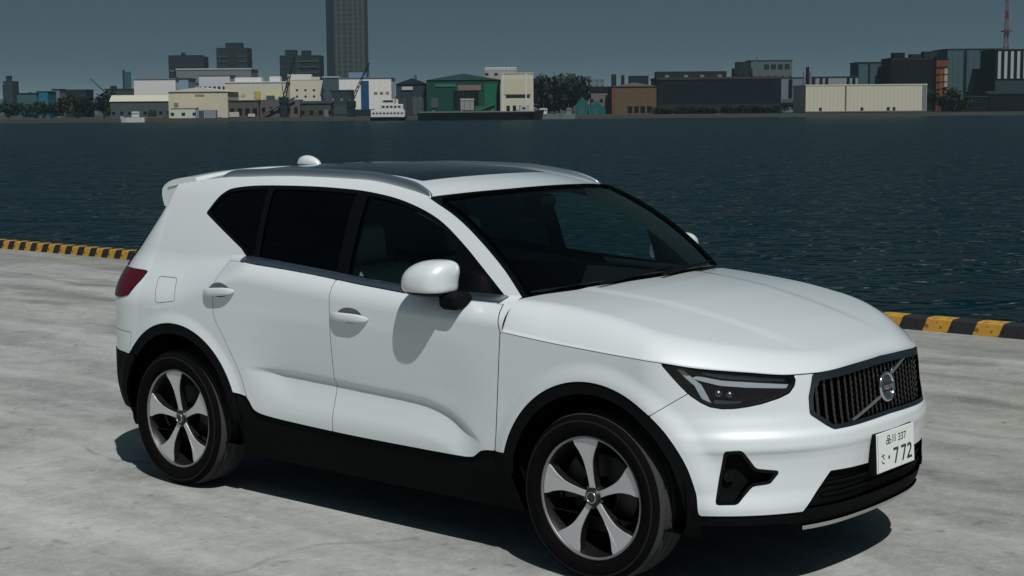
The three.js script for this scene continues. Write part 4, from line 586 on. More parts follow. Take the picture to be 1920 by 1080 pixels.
// fog recess
for (const side of [0, 1]) {
  const g = panel(flank, 0.58, 0.88, 0.36, 0.64, grow(fogF, 0.006), { off: -0.035, thick: 0 }), rim = panel(flank, 0.58, 0.88, 0.36, 0.64, all(grow(fogF, 0.001), not(grow(fogF, -0.012))), { off: 0.001, thick: 0.04 });
  const f = part('fog_recess', side ? mirrored(g) : g, M.plastic, car); part('recess_rim', side ? mirrored(rim) : rim, M.gloss, f);
  const c = flank(0.672, 0.50), n = normalAt(flank, 0.672, 0.50), lamp = new THREE.CylinderGeometry(0.022, 0.026, 0.03, 20); lamp.applyQuaternion(new THREE.Quaternion().setFromUnitVectors(new THREE.Vector3(0, 1, 0), new THREE.Vector3(...n)));
  lamp.translate(c[0] - n[0] * 0.028, c[1] - n[1] * 0.028, c[2] - n[2] * 0.028); part('fog_lamp', side ? mirrored(lamp) : lamp, M.gloss, f);
}
// headlights
for (const side of [0, 1]) {
  const hl = new THREE.Group(); hl.name = 'headlight'; car.add(hl); const put = (n, g, m) => part(n, side ? mirrored(g) : g, m, hl);
  put('housing', panel(flank, 0.36, 0.96, 0.74, 0.96, grow(lampF, 0.004), { off: -0.055, thick: 0 }), M.dark);
  put('bezel', panel(flank, 0.36, 0.96, 0.74, 0.96, all(grow(lampF, 0.001), not(grow(lampF, -0.009))), { off: -0.006, thick: 0.05 }), M.gloss);
  put('lens', panel(flank, 0.36, 0.96, 0.74, 0.96, grow(lampF, -0.001), { off: -0.002, thick: 0 }), M.lens);
  put('daytime_strip', panel(flank, 0.44, 0.64, 0.75, 0.95, all(grow(lampF, -0.012), polyF([[0.462, 0.927], [0.492, 0.927], [0.575, 0.862], [0.612, 0.79], [0.602, 0.779], [0.586, 0.785], [0.545, 0.858]])), { off: -0.022, thick: 0.02, ds: 0.004 }), M.drl);
  put('daytime_strip', panel(flank, 0.53, 0.93, 0.83, 0.90, all(grow(lampF, -0.010), polyF([[0.532, 0.888], [0.560, 0.899], [0.66, 0.878], [0.75, 0.870], [0.915, 0.854], [0.912, 0.838], [0.75, 0.848], [0.65, 0.858]])), { off: -0.021, thick: 0.02, ds: 0.004 }), M.drl);
  put('upper_reflector', panel(flank, 0.55, 0.93, 0.85, 0.94, all(grow(lampF, -0.012), polyF([[0.58, 0.905], [0.60, 0.92], [0.75, 0.90], [0.92, 0.88], [0.915, 0.862], [0.75, 0.877], [0.66, 0.886]])), { off: -0.035, thick: 0.02, ds: 0.005 }), M.satin);
  for (const [s, y, r] of [[0.645, 0.822, 0.021], [0.69, 0.817, 0.02]]) {
    const c = flank(s, y), n = normalAt(flank, s, y), g = new THREE.SphereGeometry(r, 20, 14); g.translate(c[0] - n[0] * 0.044, c[1] - n[1] * 0.044, c[2] - n[2] * 0.044); put('projector', g, M.satin);
  }
  put('inner_shelf', panel(flank, 0.6, 0.93, 0.76, 0.86, all(grow(lampF, -0.006), polyF([[0.615, 0.785], [0.72, 0.778], [0.74, 0.792], [0.63, 0.80]])), { off: -0.03, thick: 0.02, ds: 0.005 }), M.satin);
}
// grille
{
  const gr = new THREE.Group(); gr.name = 'grille'; car.add(gr);
  part('grille_backing', panel(flank, 0.96, 2 * SMID - 0.96, 0.65, 0.92, grow(grilleF, 0.004), { off: -0.05, thick: 0 }), M.dark, gr);
  part('grille_frame', panel(flank, 0.96, 2 * SMID - 0.96, 0.65, 0.925, all(grow(grilleF, 0.003), (s, y) => -(grilleF(s, y) - (y > 0.84 ? 0.026 : 0.013))), { off: 0.005, thick: 0.04, ds: 0.006 }), M.satin, gr);
  const nb = 25;
  for (let k = 0; k < nb; k++) {
    const s = mix(1.02, 2 * SMID - 1.02, k / (nb - 1)), pts = [];
    for (let y = 0.66; y <= 0.9; y += 0.012) if (grilleF(s, y) > 0.014) pts.push(y);
    if (pts.length < 3) continue;
    const y0 = pts[0] - 0.008, y1 = pts[pts.length - 1] + 0.008;
    part('grille_bar', panel(flank, s - 0.0055, s + 0.0055, y0, y1, null, { off: -0.012, thick: 0, ds: 0.0055, dy: 0.02 }), M.slat, gr);
    const g = panel((a, b) => { const p = flank(s, b); const n = normalAt(flank, s, b); return [p[0] - n[0] * (0.012 + a), p[1] - n[1] * (0.012 + a), p[2] - n[2] * (0.012 + a)]; }, 0, 0.035, y0, y1, null, { thick: 0, ds: 0.02, dy: 0.02 });
    const q = g.clone(), w = normalAt(flank, s, 0.78), tx = -w[2] * 0.0054, tz = w[0] * 0.0054; part('grille_bar', merge([g.translate(tx, 0, tz), q.translate(-tx, 0, -tz)]), M.gloss, gr);
    const ticks = []; for (let y = y0 + 0.012 + (k & 1) * 0.012; y < y1 - 0.008; y += 0.024) { const p = flank(s, y), n = normalAt(flank, s, y); const t = rbox(0.004, 0.011, 0.006, 0, 0, 0, 0.0015, 1); t.rotateY(Math.atan2(-n[2], n[0])); ticks.push(t.translate(p[0] - n[0] * 0.010, p[1] - n[1] * 0.010, p[2] - n[2] * 0.010)); }
    if (ticks.length) part('bar_studs', merge(ticks), M.stud, gr);
  }
  const C = flank(SMID, 0.785), ring = new THREE.TorusGeometry(0.056, 0.0085, 12, 48); ring.rotateY(Math.PI / 2); ring.rotateZ(0.12); ring.translate(C[0] + 0.006, 0.785, 0); part('emblem_ring', ring, M.chrome, gr);
  const disc = new THREE.CylinderGeometry(0.05, 0.05, 0.008, 36); disc.rotateZ(Math.PI / 2); disc.rotateZ(0.12); disc.translate(C[0] + 0.001, 0.785, 0); part('emblem_disc', disc, std(0.03, 0.04, 0.045, 0.4), gr);
  const band = rbox(0.008, 0.026, 0.116, C[0] + 0.009, 0.785, 0, 0.003, 2); part('emblem_band', band, std(0.015, 0.022, 0.03, 0.35), gr);
  const arrow = []; const arm = (y0, z0, y1, z1, r) => { const a = [C[0] + 0.004 - (y0 - 0.785) * 0.12, y0, z0], b = [C[0] + 0.004 - (y1 - 0.785) * 0.12, y1, z1]; arrow.push(bar(a, b, r, r, 8)); };
  arm(0.826, -0.041, 0.852, -0.067, 0.006); arm(0.852, -0.067, 0.834, -0.068, 0.005); arm(0.852, -0.067, 0.853, -0.049, 0.005); part('emblem_arrow', merge(arrow), M.chrome, gr);
  const font = await new FontLoader().loadAsync('fonts/droid/droid_serif_bold.typeface.json');
  const txt = new TextGeometry('VOLVO', { font, size: 0.017, depth: 0.003, curveSegments: 3 }); txt.computeBoundingBox(); txt.translate(-(txt.boundingBox.max.x) / 2, -0.0085, 0); txt.rotateY(Math.PI / 2); txt.translate(C[0] + 0.013, 0.785, 0); part('emblem_lettering', txt, M.chrome, gr);
  const slash = (s0, y0, s1, y1) => { const a = flank(s0, y0), b = flank(s1, y1); const g = []; const n = 6; for (let k = 0; k < n; k++) { const p = flank(mix(s0, s1, k / n), mix(y0, y1, k / n)), q = flank(mix(s0, s1, (k + 1) / n), mix(y0, y1, (k + 1) / n)); g.push(bar([p[0] - 0.002, p[1], p[2]], [q[0] - 0.002, q[1], q[2]], 0.007, 0.007, 6)); } return merge(g); };
  part('diagonal_strip', slash(1.165, 0.683, 1.395, 0.748), M.alu, gr); part('diagonal_strip', slash(1.49, 0.826, 1.665, 0.882), M.alu, gr);
}
// licence plate
{
  const cv = document.createElement('canvas'); cv.width = 512; cv.height = 256; const x = cv.getContext('2d');
  x.fillStyle = '#dfe3e0'; x.fillRect(0, 0, 512, 256); x.strokeStyle = '#23382e'; x.fillStyle = '#23382e'; x.lineWidth = 8;
  for (const [a, b, w, h] of [[134, 26, 30, 20], [118, 56, 28, 22], [152, 56, 28, 22]]) x.strokeRect(a, b, w, h);
  for (const a of [206, 226, 246]) { x.beginPath(); x.moveTo(a, 26); x.lineTo(a, 80); x.stroke(); }
  x.font = 'bold 72px sans-serif'; x.fillText('337', 280, 82);
  x.font = 'bold 150px sans-serif'; x.fillText('7', 208, 228); x.fillText('72', 318, 228);
  x.lineWidth = 9; x.beginPath(); x.moveTo(44, 152); x.lineTo(86, 148); x.moveTo(62, 136); x.bezierCurveTo(64, 170, 80, 172, 84, 178); x.moveTo(50, 178); x.bezierCurveTo(48, 200, 70, 204, 84, 200); x.stroke();
  x.beginPath(); x.arc(150, 172, 13, 0, 6.3); x.fill();
  const t = new THREE.CanvasTexture(cv); t.colorSpace = THREE.SRGBColorSpace;
  const pl = part('licence_plate', rbox(0.006, 0.165, 0.33, 0, 0, 0, 0.003, 2), std(0.7, 0.71, 0.7, 0.5), car); pl.position.set(0.905, 0.53, 0); pl.rotation.z = 0.05;
  const face = new THREE.PlaneGeometry(0.322, 0.157).rotateY(Math.PI / 2); face.translate(0.0055, 0, 0); part('plate_face', face, std(1, 1, 1, 0.45, 0, { map: t }), pl);
  const hold = rbox(0.03, 0.172, 0.345, -0.020, -0.002, 0.004, 0.006, 2); part('plate_holder', hold, M.plastic, pl);
}
// doors
const doorGap = -1.52, rearShut = table([[0.3, -2.10], [0.5, -2.12], [0.62, -2.16], [0.8, -2.27], [0.95, -2.36], [1.1, -2.36], [1.3, -2.30]]);
const belowBelt = (s, y) => beltLine(s) - y;
const doorTop = (s, y) => belowBelt(s, y) - 0.016;
for (const [name, lab, a, b] of [['front_door', 'front door below the mirror', null, null], ['rear_door', 'rear door below the tinted glass', null, null]]) {
  const front = name === 'front_door';
  const f = front ? all(bodyBottom, doorTop, (s, y) => shutFront(y) - s - 0.0025, (s, y) => s - doorGap - 0.0015) : all(bodyBottom, doorTop, not(archRear), (s, y) => doorGap - s - 0.0015, (s, y) => s - rearShut(y) - 0.0015);
  const d = both(name, panel(flank, front ? doorGap - 0.02 : -2.42, front ? -0.44 : doorGap + 0.02, 0.4, 1.24, f, { ds: 0.009, dy: 0.006 }), M.paint);
  const hs = front ? [-1.512, -1.258, 0.994] : [-2.432, -2.19, 1.05];
  const [h0, h1, hy] = hs, hm = (h0 + h1) / 2, tilt = front ? 0 : 0.02;
  for (const sd of [0, 1]) {
    const grab = panel((u, v) => {                       // u along the handle, v round its section
      const s = mix(h0, h1, u), e = Math.pow(Math.max(0, 1 - Math.pow(Math.abs(2 * u - 1), 3.5)), 0.6), p = flank(s, hy + tilt * (u - 0.5)), n = normalAt(flank, s, hy);
      const c = Math.cos(v * 6.2832), q = Math.sin(v * 6.2832), up = 0.021 * e * Math.sign(c) * Math.pow(Math.abs(c), 0.8), out = 0.019 + 0.003 * e + 0.010 * e * q;
      return [p[0] + n[0] * out * e, p[1] + up, p[2] + n[2] * (out * e + (e < 0.2 ? 0 : 0))];
    }, 0, 1, 0, 1, null, { ds: 0.03, dy: 0.05, thick: 0, flip: true });
    const h = part('door_handle', sd ? mirrored(grab) : grab, M.paint, d.parent);
    const cup = panel(flank, hm - 0.09, hm + 0.09, hy - 0.05, hy + 0.055, (s, y) => 0.036 - Math.hypot((s - hm) * 0.45, y - hy - 0.008), { off: 0.0015, thick: 0, ds: 0.008 });
    part('handle_cup', sd ? mirrored(cup) : cup, std(0.10, 0.105, 0.11, 0.5), h);
  }
}
// body side above and behind the doors: pillars, cant rail, quarter
const fuelF = polyF(smoothPoly([[-2.895, 1.085], [-2.725, 1.088], [-2.665, 0.975], [-2.83, 0.95]], 3, 0.15));
const pillarEdge = (s, y) => (y < 1.10 ? -0.425 : pillarX(Math.min(y, 1.545))) - s;
const rearGlass = polyF([[-4.32, 1.12], [-3.62, 1.12], [-3.66, 1.47], [-4.32, 1.47]]);
const sideF = (s, y, p) => {
  const notDoor = Math.max(rearShut(y) - s - 0.0015, y - beltLine(s) + 0.0145, Math.min(s - shutFront(y) - 0.0025, (y - 1.0) * 2));
  const front = y < 1.115 ? -0.456 - s : 1, bump = s > -3.045 ? 1 : Math.max(y - 0.78, s + 3.06);
  return Math.min(roofEdgeY(clamp(s, -3.12, -1.12)) - y, s > -1.3 ? pillarEdge(s, y) * 0.72 - 0.003 : 1, -dloF(s, y) - 0.001, notDoor, front, bump, bodyBottom(s, y), -archRear(s, y, p), -fuelF(s, y), s < -3.5 ? -rearGlass(s, y) : 1);
};
both('body_side', panel(flank, -4.235, -0.41, 0.5, 1.64, sideF, { thick: 0.02 }), M.paint);
both('fuel_flap', panel(flank, -2.92, -2.63, 0.93, 1.11, grow(fuelF, -0.003), { off: 0.0, thick: 0.01 }), M.paint);
both('rear_bumper', panel(flank, -4.235, -3.0, 0.6, 0.8, all((s, y) => 0.777 - y, (s, y) => -3.063 - s, (s, y) => y - 0.665, not(archRear))), M.paint);
both('rear_bumper_cladding', panel(flank, -4.235, -2.98, 0.3, 0.68, all((s, y) => 0.663 - y, (s, y) => y - 0.36, (s, y, p) => 0.05 - archRear(s, y, p)), { off: 0.004, thick: 0.05 }), M.plastic);
part('rear_window', panel(flank, -4.235, -3.6, 1.1, 1.5, rearGlass, { off: -0.01, thick: 0 }), M.privacy, car);
part('rear_window', mirrored(panel(flank, -4.235, -3.6, 1.1, 1.5, rearGlass, { off: -0.01, thick: 0 })), M.privacy, car);
// tail lights
both('tail_light', panel(flank, -3.6, -2.95, 0.86, 1.13, polyF(smoothPoly([[-3.36, 1.107], [-3.012, 1.104], [-3.03, 1.06], [-3.09, 0.975], [-3.2, 0.955], [-3.36, 0.955]], 3, 0.12)), { off: 0.006, thick: 0.02 }), M.red);
both('tail_light', panel(flank, -3.6, -3.2, 1.08, 1.42, polyF([[-3.50, 1.40], [-3.44, 1.40], [-3.36, 1.25], [-3.32, 1.11], [-3.42, 1.11]]), { off: 0.006, thick: 0.02 }), M.red);
// arch trims and sill cladding
both('arch_trim', panel(flank, -0.52, 0.62, 0.2, 0.9, (s, y, p) => { const a = archFront(s, y, p); return Math.min(a + 0.004, 0.052 - a, y - 0.24, s < 0 ? y - 0.40 : 1); }, { off: -0.004, thick: 0.05 }), M.plastic);
both('arch_trim', panel(flank, -3.25, -2.1, 0.2, 0.9, (s, y, p) => { const a = archRear(s, y, p); return Math.min(a + 0.004, 0.055 - a, y - (s > -2.5 ? 0.40 : 0.3)); }, { off: -0.004, thick: 0.05 }), M.plastic);
both('sill_cladding', panel(flank, -2.35, -0.3, 0.2, 0.58, (s, y, p) => Math.min(sillY(s) + 0.006 - y, y - 0.215, -archFront(s, y, p) + 0.03, -archRear(s, y, p) + 0.03), { off: -0.010, thick: 0.06 }), M.plastic);
// side glass
const winIn = (s, y) => dloF(s, y) - 0.016;
const frontWin = all(winIn, (s, y) => sailX(y) - s, (s, y) => s - doorGap - 0.035 + 0.05 * (y - 1.15)), rearWin = all(winIn, (s, y) => doorGap - 0.045 - s - 0.05 * (y - 1.15), (s, y) => s + 2.13 + 0.12 * (y - 1.2)), quarterWin = all(winIn, (s, y) => -2.175 - s - 0.12 * (y - 1.2));
const frameF = (s, y, p) => Math.min(dloF(s, y) + 0.003, -frontWin(s, y, p), -rearWin(s, y, p), -quarterWin(s, y, p));
both('window_frame', panel(flank, -2.7, -0.5, 1.1, 1.6, frameF, { off: -0.004, thick: 0.03 }), M.gloss);
both('side_window', panel(flank, -1.6, -0.7, 1.1, 1.6, grow(frontWin, 0.003), { off: -0.010, thick: 0 }), M.glass);
both('side_window', panel(flank, -2.3, -1.5, 1.1, 1.6, grow(rearWin, 0.003), { off: -0.010, thick: 0 }), M.privacy);
both('quarter_window', panel(flank, -2.68, -2.1, 1.18, 1.6, grow(quarterWin, 0.003), { off: -0.010, thick: 0 }), M.privacy);
both('belt_moulding', panel(flank, -2.24, -0.52, 1.08, 1.26, (s, y) => Math.min(belowBelt(s, y) + 0.010, 0.0135 - belowBelt(s, y), s + 2.235, -0.528 - s), { off: 0.004, thick: 0.02, ds: 0.007 }), std(0.46, 0.49, 0.53, 0.3, 1));
// windscreen
part('windscreen_frame', panel(screen, 0, 1, -1, 1, (t, u) => Math.max(Math.abs(u) - 0.955, (0.045 - t) * 0.8, (t - 0.955) * 0.8), { ds: 0.01, dy: 0.01, thick: 0.02, flip: true, off: 0.002 }), M.gloss, car);
part('windscreen', panel(screen, 0.03, 0.97, -0.97, 0.97, null, { ds: 0.03, dy: 0.03, thick: 0, flip: true, off: -0.004 }), M.screen, car);
part('cowl', panel((a, u) => { const p = screen(0.01, u); return [p[0] + a, p[1] - 0.035 - a * 0.5, p[2] * 0.96]; }, -0.03, 0.15, -1, 1, null, { ds: 0.05, dy: 0.05, thick: 0, flip: true }), M.dark, car);
for (const z0 of [0.5, -0.05]) { const a = screen(0.02, z0), b = screen(0.055, z0 - 0.72); part('wiper', merge([bar([a[0] + 0.03, a[1] + 0.02, a[2]], [b[0] + 0.02, b[1] + 0.03, b[2]], 0.008, 0.006)]), M.plastic, car); }
// roof
const roofGlass = (v, u) => Math.min((0.878 - v) * 1.98, (v - 0.2) * 1.98, (0.80 - Math.abs(u)) * 0.62);
part('roof_panel', panel(roof, 0, 1.0, -1, 1, not(roofGlass, 0.002), { ds: 0.006, dy: 0.012, thick: 0.02, flip: true }), M.paint, car);
part('panoramic_roof', panel(roof, 0.19, 0.89, -0.82, 0.82, grow(roofGlass, -0.002), { ds: 0.012, dy: 0.02, thick: 0.005, flip: true, off: -0.001 }), phys(0.006, 0.008, 0.01, { roughness: 0.1, specularIntensity: 0.3 }), car);
// roof rails
{
  const sec = [[-0.018, -0.01], [0.018, -0.01], [0.018, 0.55], [0.013, 0.9], [0.005, 1], [-0.009, 1], [-0.016, 0.85]];
  const rail = panel((u, w) => {
    const x = mix(-2.66, -1.10, u), k = Math.min(1, Math.min(u, 1 - u) / 0.10), h = 0.040 * Math.sqrt(Math.max(0, 1 - (1 - k) ** 2)) + 0.002, y = roofEdgeY(Math.min(x, -1.1)) - Math.max(0, x + 1.12) * 1.2, z = halfWidth(x, y) - 0.016;
    const f = w * sec.length, i = ((Math.floor(f) % 7) + 7) % 7, j = (i + 1) % sec.length, t = f - Math.floor(f), wd = mix(0.5, 1, k);
    return [x, y - 0.004 + h * mix(sec[i][1], sec[j][1], t), z + wd * mix(sec[i][0], sec[j][0], t)];
  }, 0, 1, 0, 0.99999, null, { ds: 0.012, dy: 1 / 14, thick: 0 });
  both('roof_rail', rail.index ? rail : rail, M.rail);
}
// spoiler and aerial
{
  const sec = [[-2.86, 1.590], [-2.95, 1.592], [-3.06, 1.576], [-3.115, 1.556], [-3.148, 1.532], [-3.157, 1.497], [-3.147, 1.457], [-3.13, 1.432], [-3.06, 1.43], [-2.98, 1.46], [-2.88, 1.53]];
  const at = (w) => { const f = ((w % 1) + 1) % 1 * sec.length, i = Math.floor(f) % sec.length, t = f - Math.floor(f), P = (k) => sec[(k + sec.length) % sec.length];
    return [0, 1].map((c) => { const a = P(i - 1)[c], b = P(i)[c], d = P(i + 1)[c], e = P(i + 2)[c]; return 0.5 * (2 * b + (d - a) * t + (2 * a - 5 * b + 4 * d - e) * t * t + (3 * b - a - 3 * d + e) * t * t * t); }); };
  const sp = panel((u, w) => { const q = at(w), k = 1 - u * u; return [q[0] - 0.045 * k, q[1] + 0.036 * k, u * 0.612]; }, -1, 1, 0, 1, null, { ds: 0.05, dy: 0.02, thick: 0 });   // u across, w round the section
  const cheek = new THREE.Shape(); for (let k = 0; k < 50; k++) { const q = at(k / 50); k ? cheek.lineTo(...q) : cheek.moveTo(...q); }
  both('spoiler_cheek', new THREE.ExtrudeGeometry(cheek, { depth: 0.004, bevelEnabled: true, bevelSize: 0.001, bevelThickness: 0.003, bevelSegments: 2 }).translate(0, 0, 0.609), M.paint);
  part('spoiler', sp, M.paint, car);
  const fin = panel((u, w) => { const a = w * Math.PI, hh = 0.048 * Math.pow(Math.max(0, Math.sin(Math.PI * Math.pow(clamp(u, 0, 1), 0.8))), 0.55); return [mix(-2.735, -2.555, u), 1.650 + hh * Math.sin(a), 0.036 * Math.sin(Math.PI * clamp(u, 0.02, 0.98)) ** 0.5 * Math.cos(a)]; }, 0, 1, 0, 1, null, { ds: 0.05, dy: 0.06, thick: 0 });
  part('roof_aerial', fin, M.paint, car);
}
// mirrors
for (const sd of [1, -1]) {
  const mg = new THREE.Group(); mg.name = 'door_mirror'; car.add(mg);
  const blob = (fn, seg = 40, rows = 24) => { const g = new THREE.SphereGeometry(1, seg, rows), p = g.attributes.position; for (let k = 0; k < p.count; k++) { const q = fn(p.getX(k), p.getY(k), p.getZ(k)); p.setXYZ(k, q[0], q[1], q[2]); } g.computeVertexNormals(); return g; };
  const cx = -0.835, cy = 1.212, cz = 0.945;
  const pw = (v, e) => Math.sign(v) * Math.pow(Math.abs(v), e);
  const sq = (v, fwd, bwd, a, b) => (v > 0 ? a * Math.pow(v, fwd) : -b * Math.pow(-v, bwd));
  const cap = blob((x, y, z) => { const yy = y < -0.35 ? -0.35 + (y + 0.35) * 0.12 : y, t = Math.max(0, yy); return [cx + sq(x, 0.7, 0.85, 0.105, 0.150) + 0.028 * t, cy - 0.012 + 0.094 * pw(yy, 0.78), cz + sq(z, 0.85, 0.7, 0.108, 0.100) - 0.02 * t]; });
  const low = blob((x, y, z) => { const yy = y > 0.2 ? 0.2 : y; const back = x < -0.2 ? -0.2 + (x + 0.2) * 0.25 : x; return [cx + sq(x, 0.7, 1.0, 0.097, 0.140), cy - 0.056 + 0.026 * pw(yy, 0.8), cz + sq(z, 0.95, 0.7, 0.1, 0.093)]; });
  const foot = merge([rbox(0.11, 0.075, 0.13, -0.735, 1.118, 0.905, 0.03, 4)]);
  const mirrorGlass = new THREE.CircleGeometry(1, 32); mirrorGlass.scale(0.085, 0.055, 1); mirrorGlass.rotateY(-Math.PI / 2); mirrorGlass.translate(cx - 0.068, cy, cz);
  for (const [n, g, m] of [['mirror_cap', cap, M.paint], ['mirror_base', low, M.gloss], ['mirror_foot', foot, M.plastic], ['mirror_glass', mirrorGlass, M.chrome]]) part(n, sd > 0 ? g : mirrored(g), m, mg);
}
// wheels
{
  const lathe = (pts, n = 72) => { const g = new THREE.LatheGeometry(pts.map(([r, z]) => new THREE.Vector2(r, z)), n); return g.rotateX(Math.PI / 2); };
  const tyreP = [[0.262, -0.095], [0.268, -0.112], [0.290, -0.120], [0.315, -0.121], [0.334, -0.112], [0.347, -0.097], [0.3535, -0.075]];
  const tread = []; for (const g of [-0.058, -0.02, 0.02, 0.058]) tread.push([0.356, g - 0.0045], [0.349, g - 0.004], [0.349, g + 0.004], [0.356, g + 0.0045]);
  const prof = [...tyreP, ...tread, ...tyreP.slice().reverse().map(([r, z]) => [r, -z])];
  const sip = dataTex(512, 64, (i, j) => { const a = (i + j * 1.6) % 12 < 2.2 && (j < 26 || j > 38); const v = a ? 60 : 200; return [v, v, v]; }, false); sip.repeat.set(7, 1);
  const tyreMat = phys(0.0035, 0.0035, 0.004, { roughness: 0.8, specularIntensity: 0.12, bumpMap: sip, bumpScale: 0.004 });
  const nT = tyreP.length, tyre = mergeGeometries([lathe(tyreP, 96), lathe(tyreP.slice().reverse().map(([r, z]) => [r, -z]), 96)]), treadG = lathe([tyreP[nT - 2], tyreP[nT - 1], ...tread, [0.3535, 0.075], [0.347, 0.097]].map(([r, z]) => [r + 0.0006, z]), 96), treadMat = phys(0.05, 0.052, 0.052, { roughness: 0.9, specularIntensity: 0.4, bumpMap: sip, bumpScale: 0.006 });
  const rings = lathe([[0.318, 0.1212], [0.322, 0.1222], [0.326, 0.1195]], 72);
  const flange = lathe([[0.2475, 0.098], [0.2495, 0.101], [0.2545, 0.104], [0.2595, 0.1025], [0.262, 0.094]], 96);
  const barrel = lathe([[0.2478, 0.0975], [0.243, 0.088], [0.236, 0.072], [0.228, 0.03], [0.222, -0.10], [0.0, -0.10]], 64);
  const spokeShape = (grow) => { const w = table([[0.03, 0.0125 + grow], [0.06, 0.0115 + grow], [0.10, 0.0135 + grow], [0.13, 0.017 + grow], [0.155, 0.022 + grow], [0.175, 0.030 + grow], [0.2, 0.042 + grow], [0.22, 0.056 + grow], [0.245, 0.066 + grow], [0.26, 0.068 + grow]]); const s = new THREE.Shape(); const R = [0.03, 0.05, 0.07, 0.09, 0.11, 0.125, 0.14, 0.155, 0.17, 0.185, 0.2, 0.215, 0.23, 0.243]; s.moveTo(-w(R[0]), R[0]); for (const r of R) s.lineTo(-w(r), r); s.lineTo(-0.03, 0.2495); s.lineTo(0, 0.2515); s.lineTo(0.03, 0.2495); for (const r of R.slice().reverse()) s.lineTo(w(r), r); s.closePath(); return s; };
  const bend = (g) => { const p = g.attributes.position; for (let k = 0; k < p.count; k++) { const r = Math.hypot(p.getX(k), p.getY(k)); p.setZ(k, p.getZ(k) + 0.075 + 0.022 * Math.sin(Math.min(1, r / 0.25) * 1.5) - 0.006); } g.computeVertexNormals(); return g; };
  const spoke = bend(new THREE.ExtrudeGeometry(spokeShape(0), { depth: 0.003, bevelEnabled: true, bevelThickness: 0.002, bevelSize: 0.002, bevelSegments: 2 }));
  const core = bend(new THREE.ExtrudeGeometry(spokeShape(0.004), { depth: 0.035, bevelEnabled: false }).translate(0, 0, -0.037));
  const cores = [0, 1, 2, 3, 4].map((k) => core.clone().rotateZ(k * 1.25664));
  const hub = lathe([[0.046, 0.02], [0.043, 0.074], [0.037, 0.084], [0.034, 0.086], [0.032, 0.083]], 36), cap = lathe([[0.0335, 0.086], [0.030, 0.0915], [0.012, 0.093], [0, 0.093]], 36), capRing = new THREE.TorusGeometry(0.0225, 0.0025, 8, 32).translate(0, 0, 0.0925);
  const disc = lathe([[0.07, 0.012], [0.075, 0.0], [0.165, 0.0], [0.165, -0.02], [0.07, -0.02]], 64), caliper = (() => { const s = new THREE.Shape(); s.absarc(0, 0, 0.19, -0.5, 0.5, false); s.absarc(0, 0, 0.105, 0.5, -0.5, true); return new THREE.ExtrudeGeometry(s, { depth: 0.05, bevelEnabled: true, bevelSize: 0.004, bevelThickness: 0.004, bevelSegments: 2 }).translate(0, 0, -0.03); })();
  const nut = new THREE.CylinderGeometry(0.009, 0.009, 0.01, 6).rotateX(Math.PI / 2).translate(0, 0.042, 0.074), nutMat = std(0.1, 0.1, 0.1, 0.4, 0.8);
  const rimDark = std(0.012, 0.012, 0.013, 0.4, 0.3);
  for (const [x, sd] of [[0, 1], [-2.702, 1], [0, -1], [-2.702, -1]]) {
    const w = new THREE.Group(); w.name = 'wheel'; car.add(w); w.position.set(x, 0.354, sd * 0.808); w.rotation.y = sd > 0 ? 0 : Math.PI;
    const a0 = x < -1 ? 0.125 : 0.115;
    part('tyre', tyre, tyreMat, w); part('tread', treadG, treadMat, w); part('sidewall_ring', rings, M.rubber, w);
    part('rim', merge([barrel.clone(), ...cores.map((c) => c.clone().rotateZ(a0)), hub.clone()]), rimDark, w); part('rim_flange', flange, M.flange, w);
    for (let k = 0; k < 5; k++) { const s = part('spoke', spoke, M.machined, w); s.rotation.z = a0 + k * 1.25664; }
    part('hub_cap', cap, std(0.02, 0.02, 0.022, 0.35), w); part('hub_ring', capRing, M.alu, w); for (let k = 0; k < 5; k++) part('wheel_nut', nut, nutMat, w).rotation.z = k * 1.25664 + 0.628;
    part('brake_disc', disc, std(0.05, 0.048, 0.046, 0.5, 0.8), w); const c = part('brake_caliper', caliper, std(0.02, 0.02, 0.02, 0.6), w); c.rotation.z = x < -1 ? 0.3 : Math.PI - 0.3;
  }
  // wheel housings
  for (const [x, r] of [[0.015, 0.445], [-2.672, 0.46]]) { const g = new THREE.CylinderGeometry(r, r, 0.36, 40, 1, true, 0, Math.PI * 2); g.rotateX(Math.PI / 2); const p = g.attributes.position; for (let k = 0; k < p.count; k++) if (p.getY(k) < -0.1) p.setY(k, -0.1); g.translate(x, 0.37, 0.70); both('wheel_housing', g, M.dark); const d = new THREE.CircleGeometry(r, 40, 0, Math.PI).translate(x, 0.37, 0.525); both('wheel_housing', d, M.dark); }
}
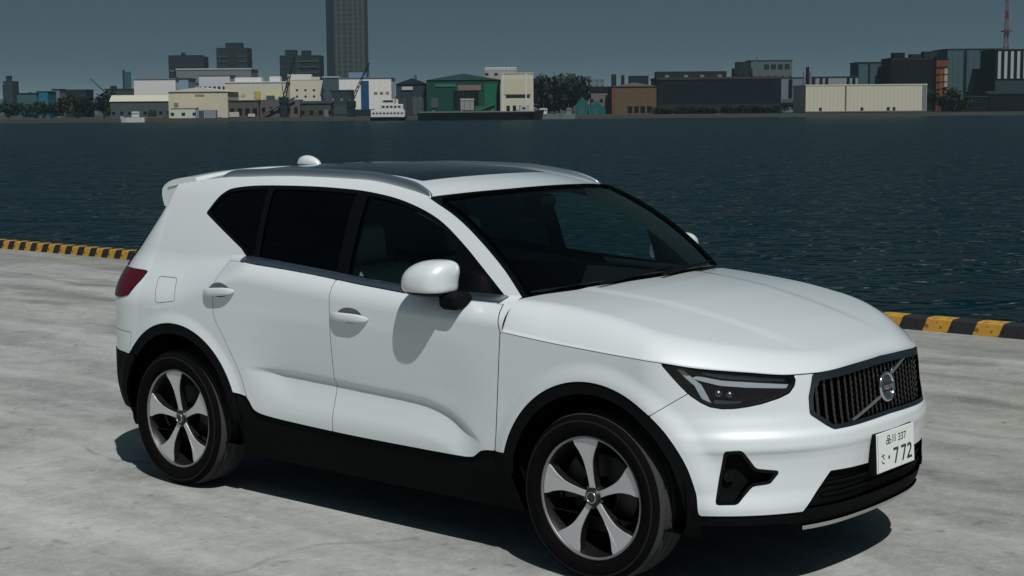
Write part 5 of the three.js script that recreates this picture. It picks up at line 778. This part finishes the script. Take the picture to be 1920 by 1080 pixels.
// underbody and cabin
part('underbody', merge([rbox(3.9, 0.16, 1.04, -1.35, 0.34, 0, 0.05), rbox(1.6, 0.16, 1.66, -1.34, 0.33, 0, 0.05), rbox(0.35, 0.16, 0.9, 0.45, 0.38, 0, 0.06), rbox(0.5, 0.25, 1.3, -3.2, 0.42, 0, 0.08)]), M.dark, car);
part('cabin_floor', merge([box(2.6, 0.02, 1.5, -1.75, 0.42, 0), box(0.9, 0.02, 1.06, -0.05, 0.62, 0)]), M.trim, car);
part('firewall', box(0.03, 0.66, 1.5, -0.52, 0.75, 0), M.trim, car);
{
  const dash = new THREE.Shape(); dash.moveTo(-0.46, 0.7); dash.lineTo(-0.42, 1.085); dash.lineTo(-0.75, 1.10); dash.quadraticCurveTo(-0.95, 1.09, -0.93, 1.0); dash.lineTo(-0.86, 0.85); dash.lineTo(-0.85, 0.7);
  part('dashboard', new THREE.ExtrudeGeometry(dash, { depth: 1.46, bevelEnabled: false }).translate(0, 0, -0.73), M.trim, car);
  const st = new THREE.TorusGeometry(0.18, 0.016, 10, 40).rotateY(Math.PI / 2).rotateZ(-0.42).translate(-1.07, 1.02, 0.37);
  const wheel = part('steering_wheel', merge([st, bar([-0.95, 0.97, 0.37], [-1.07, 1.02, 0.37], 0.03, 0.045, 12), bar([-1.07, 1.02, 0.20], [-1.07, 1.02, 0.54], 0.016), bar([-1.065, 1.02, 0.37], [-1.0, 0.86, 0.37], 0.016)]), std(0.03, 0.03, 0.03, 0.5), car);
  const seatG = (w) => merge([rbox(0.5, 0.16, w, 0.05, 0.12, 0, 0.06, 4), rbox(0.13, 0.62, w, -0.24, 0.44, 0, 0.06, 4).rotateZ(0.0), rbox(0.09, 0.19, Math.min(0.27, w * 0.55), -0.29, 0.86, 0, 0.045, 4), bar([-0.27, 0.72, 0.06], [-0.28, 0.8, 0.06], 0.008), bar([-0.27, 0.72, -0.06], [-0.28, 0.8, -0.06], 0.008)]);
  for (const z of [0.37, -0.37]) { const s = part('seat', seatG(0.5), M.seat, car); s.position.set(-1.42, 0.47, z); s.rotation.z = 0.16; }
  const r = part('rear_seat', merge([rbox(0.5, 0.16, 1.28, 0.05, 0.12, 0, 0.06, 4), rbox(0.14, 0.58, 1.28, -0.24, 0.42, 0, 0.06, 4), ...[-0.42, 0, 0.42].map((z) => rbox(0.09, 0.16, 0.26, -0.28, 0.79, z, 0.04, 4))]), M.seat, car); r.position.set(-2.3, 0.50, 0); r.rotation.z = 0.2;
  const rv = rbox(0.03, 0.075, 0.25, -1.02, 1.425, 0.0, 0.012, 3); part('rear_view_mirror', merge([rv, rbox(0.12, 0.06, 0.11, -0.99, 1.50, 0, 0.02)]), M.plastic, car);
  part('headliner', panel((v, u) => { const p = roof(v, u); return [p[0], p[1] - 0.05, p[2] * 0.96]; }, 0.02, 0.98, -1, 1, null, { ds: 0.05, dy: 0.1, thick: 0, flip: true }), M.liner, car);
  both('pillar_trim', panel(flank, -1.2, -0.44, 1.12, 1.55, (s, y) => Math.min((pillarX(Math.min(y, 1.545)) - s) * 0.72 - 0.004, -dloF(s, y) + 0.02, -s - 0.4), { off: -0.045, thick: 0 }), std(0.30, 0.33, 0.31, 0.8));
  for (const s of [1, -1]) part('door_trim', box(1.95, 0.6, 0.04, -1.6, 0.8, s * 0.80), M.trim, car);
}
renderer.render(scene, camera);
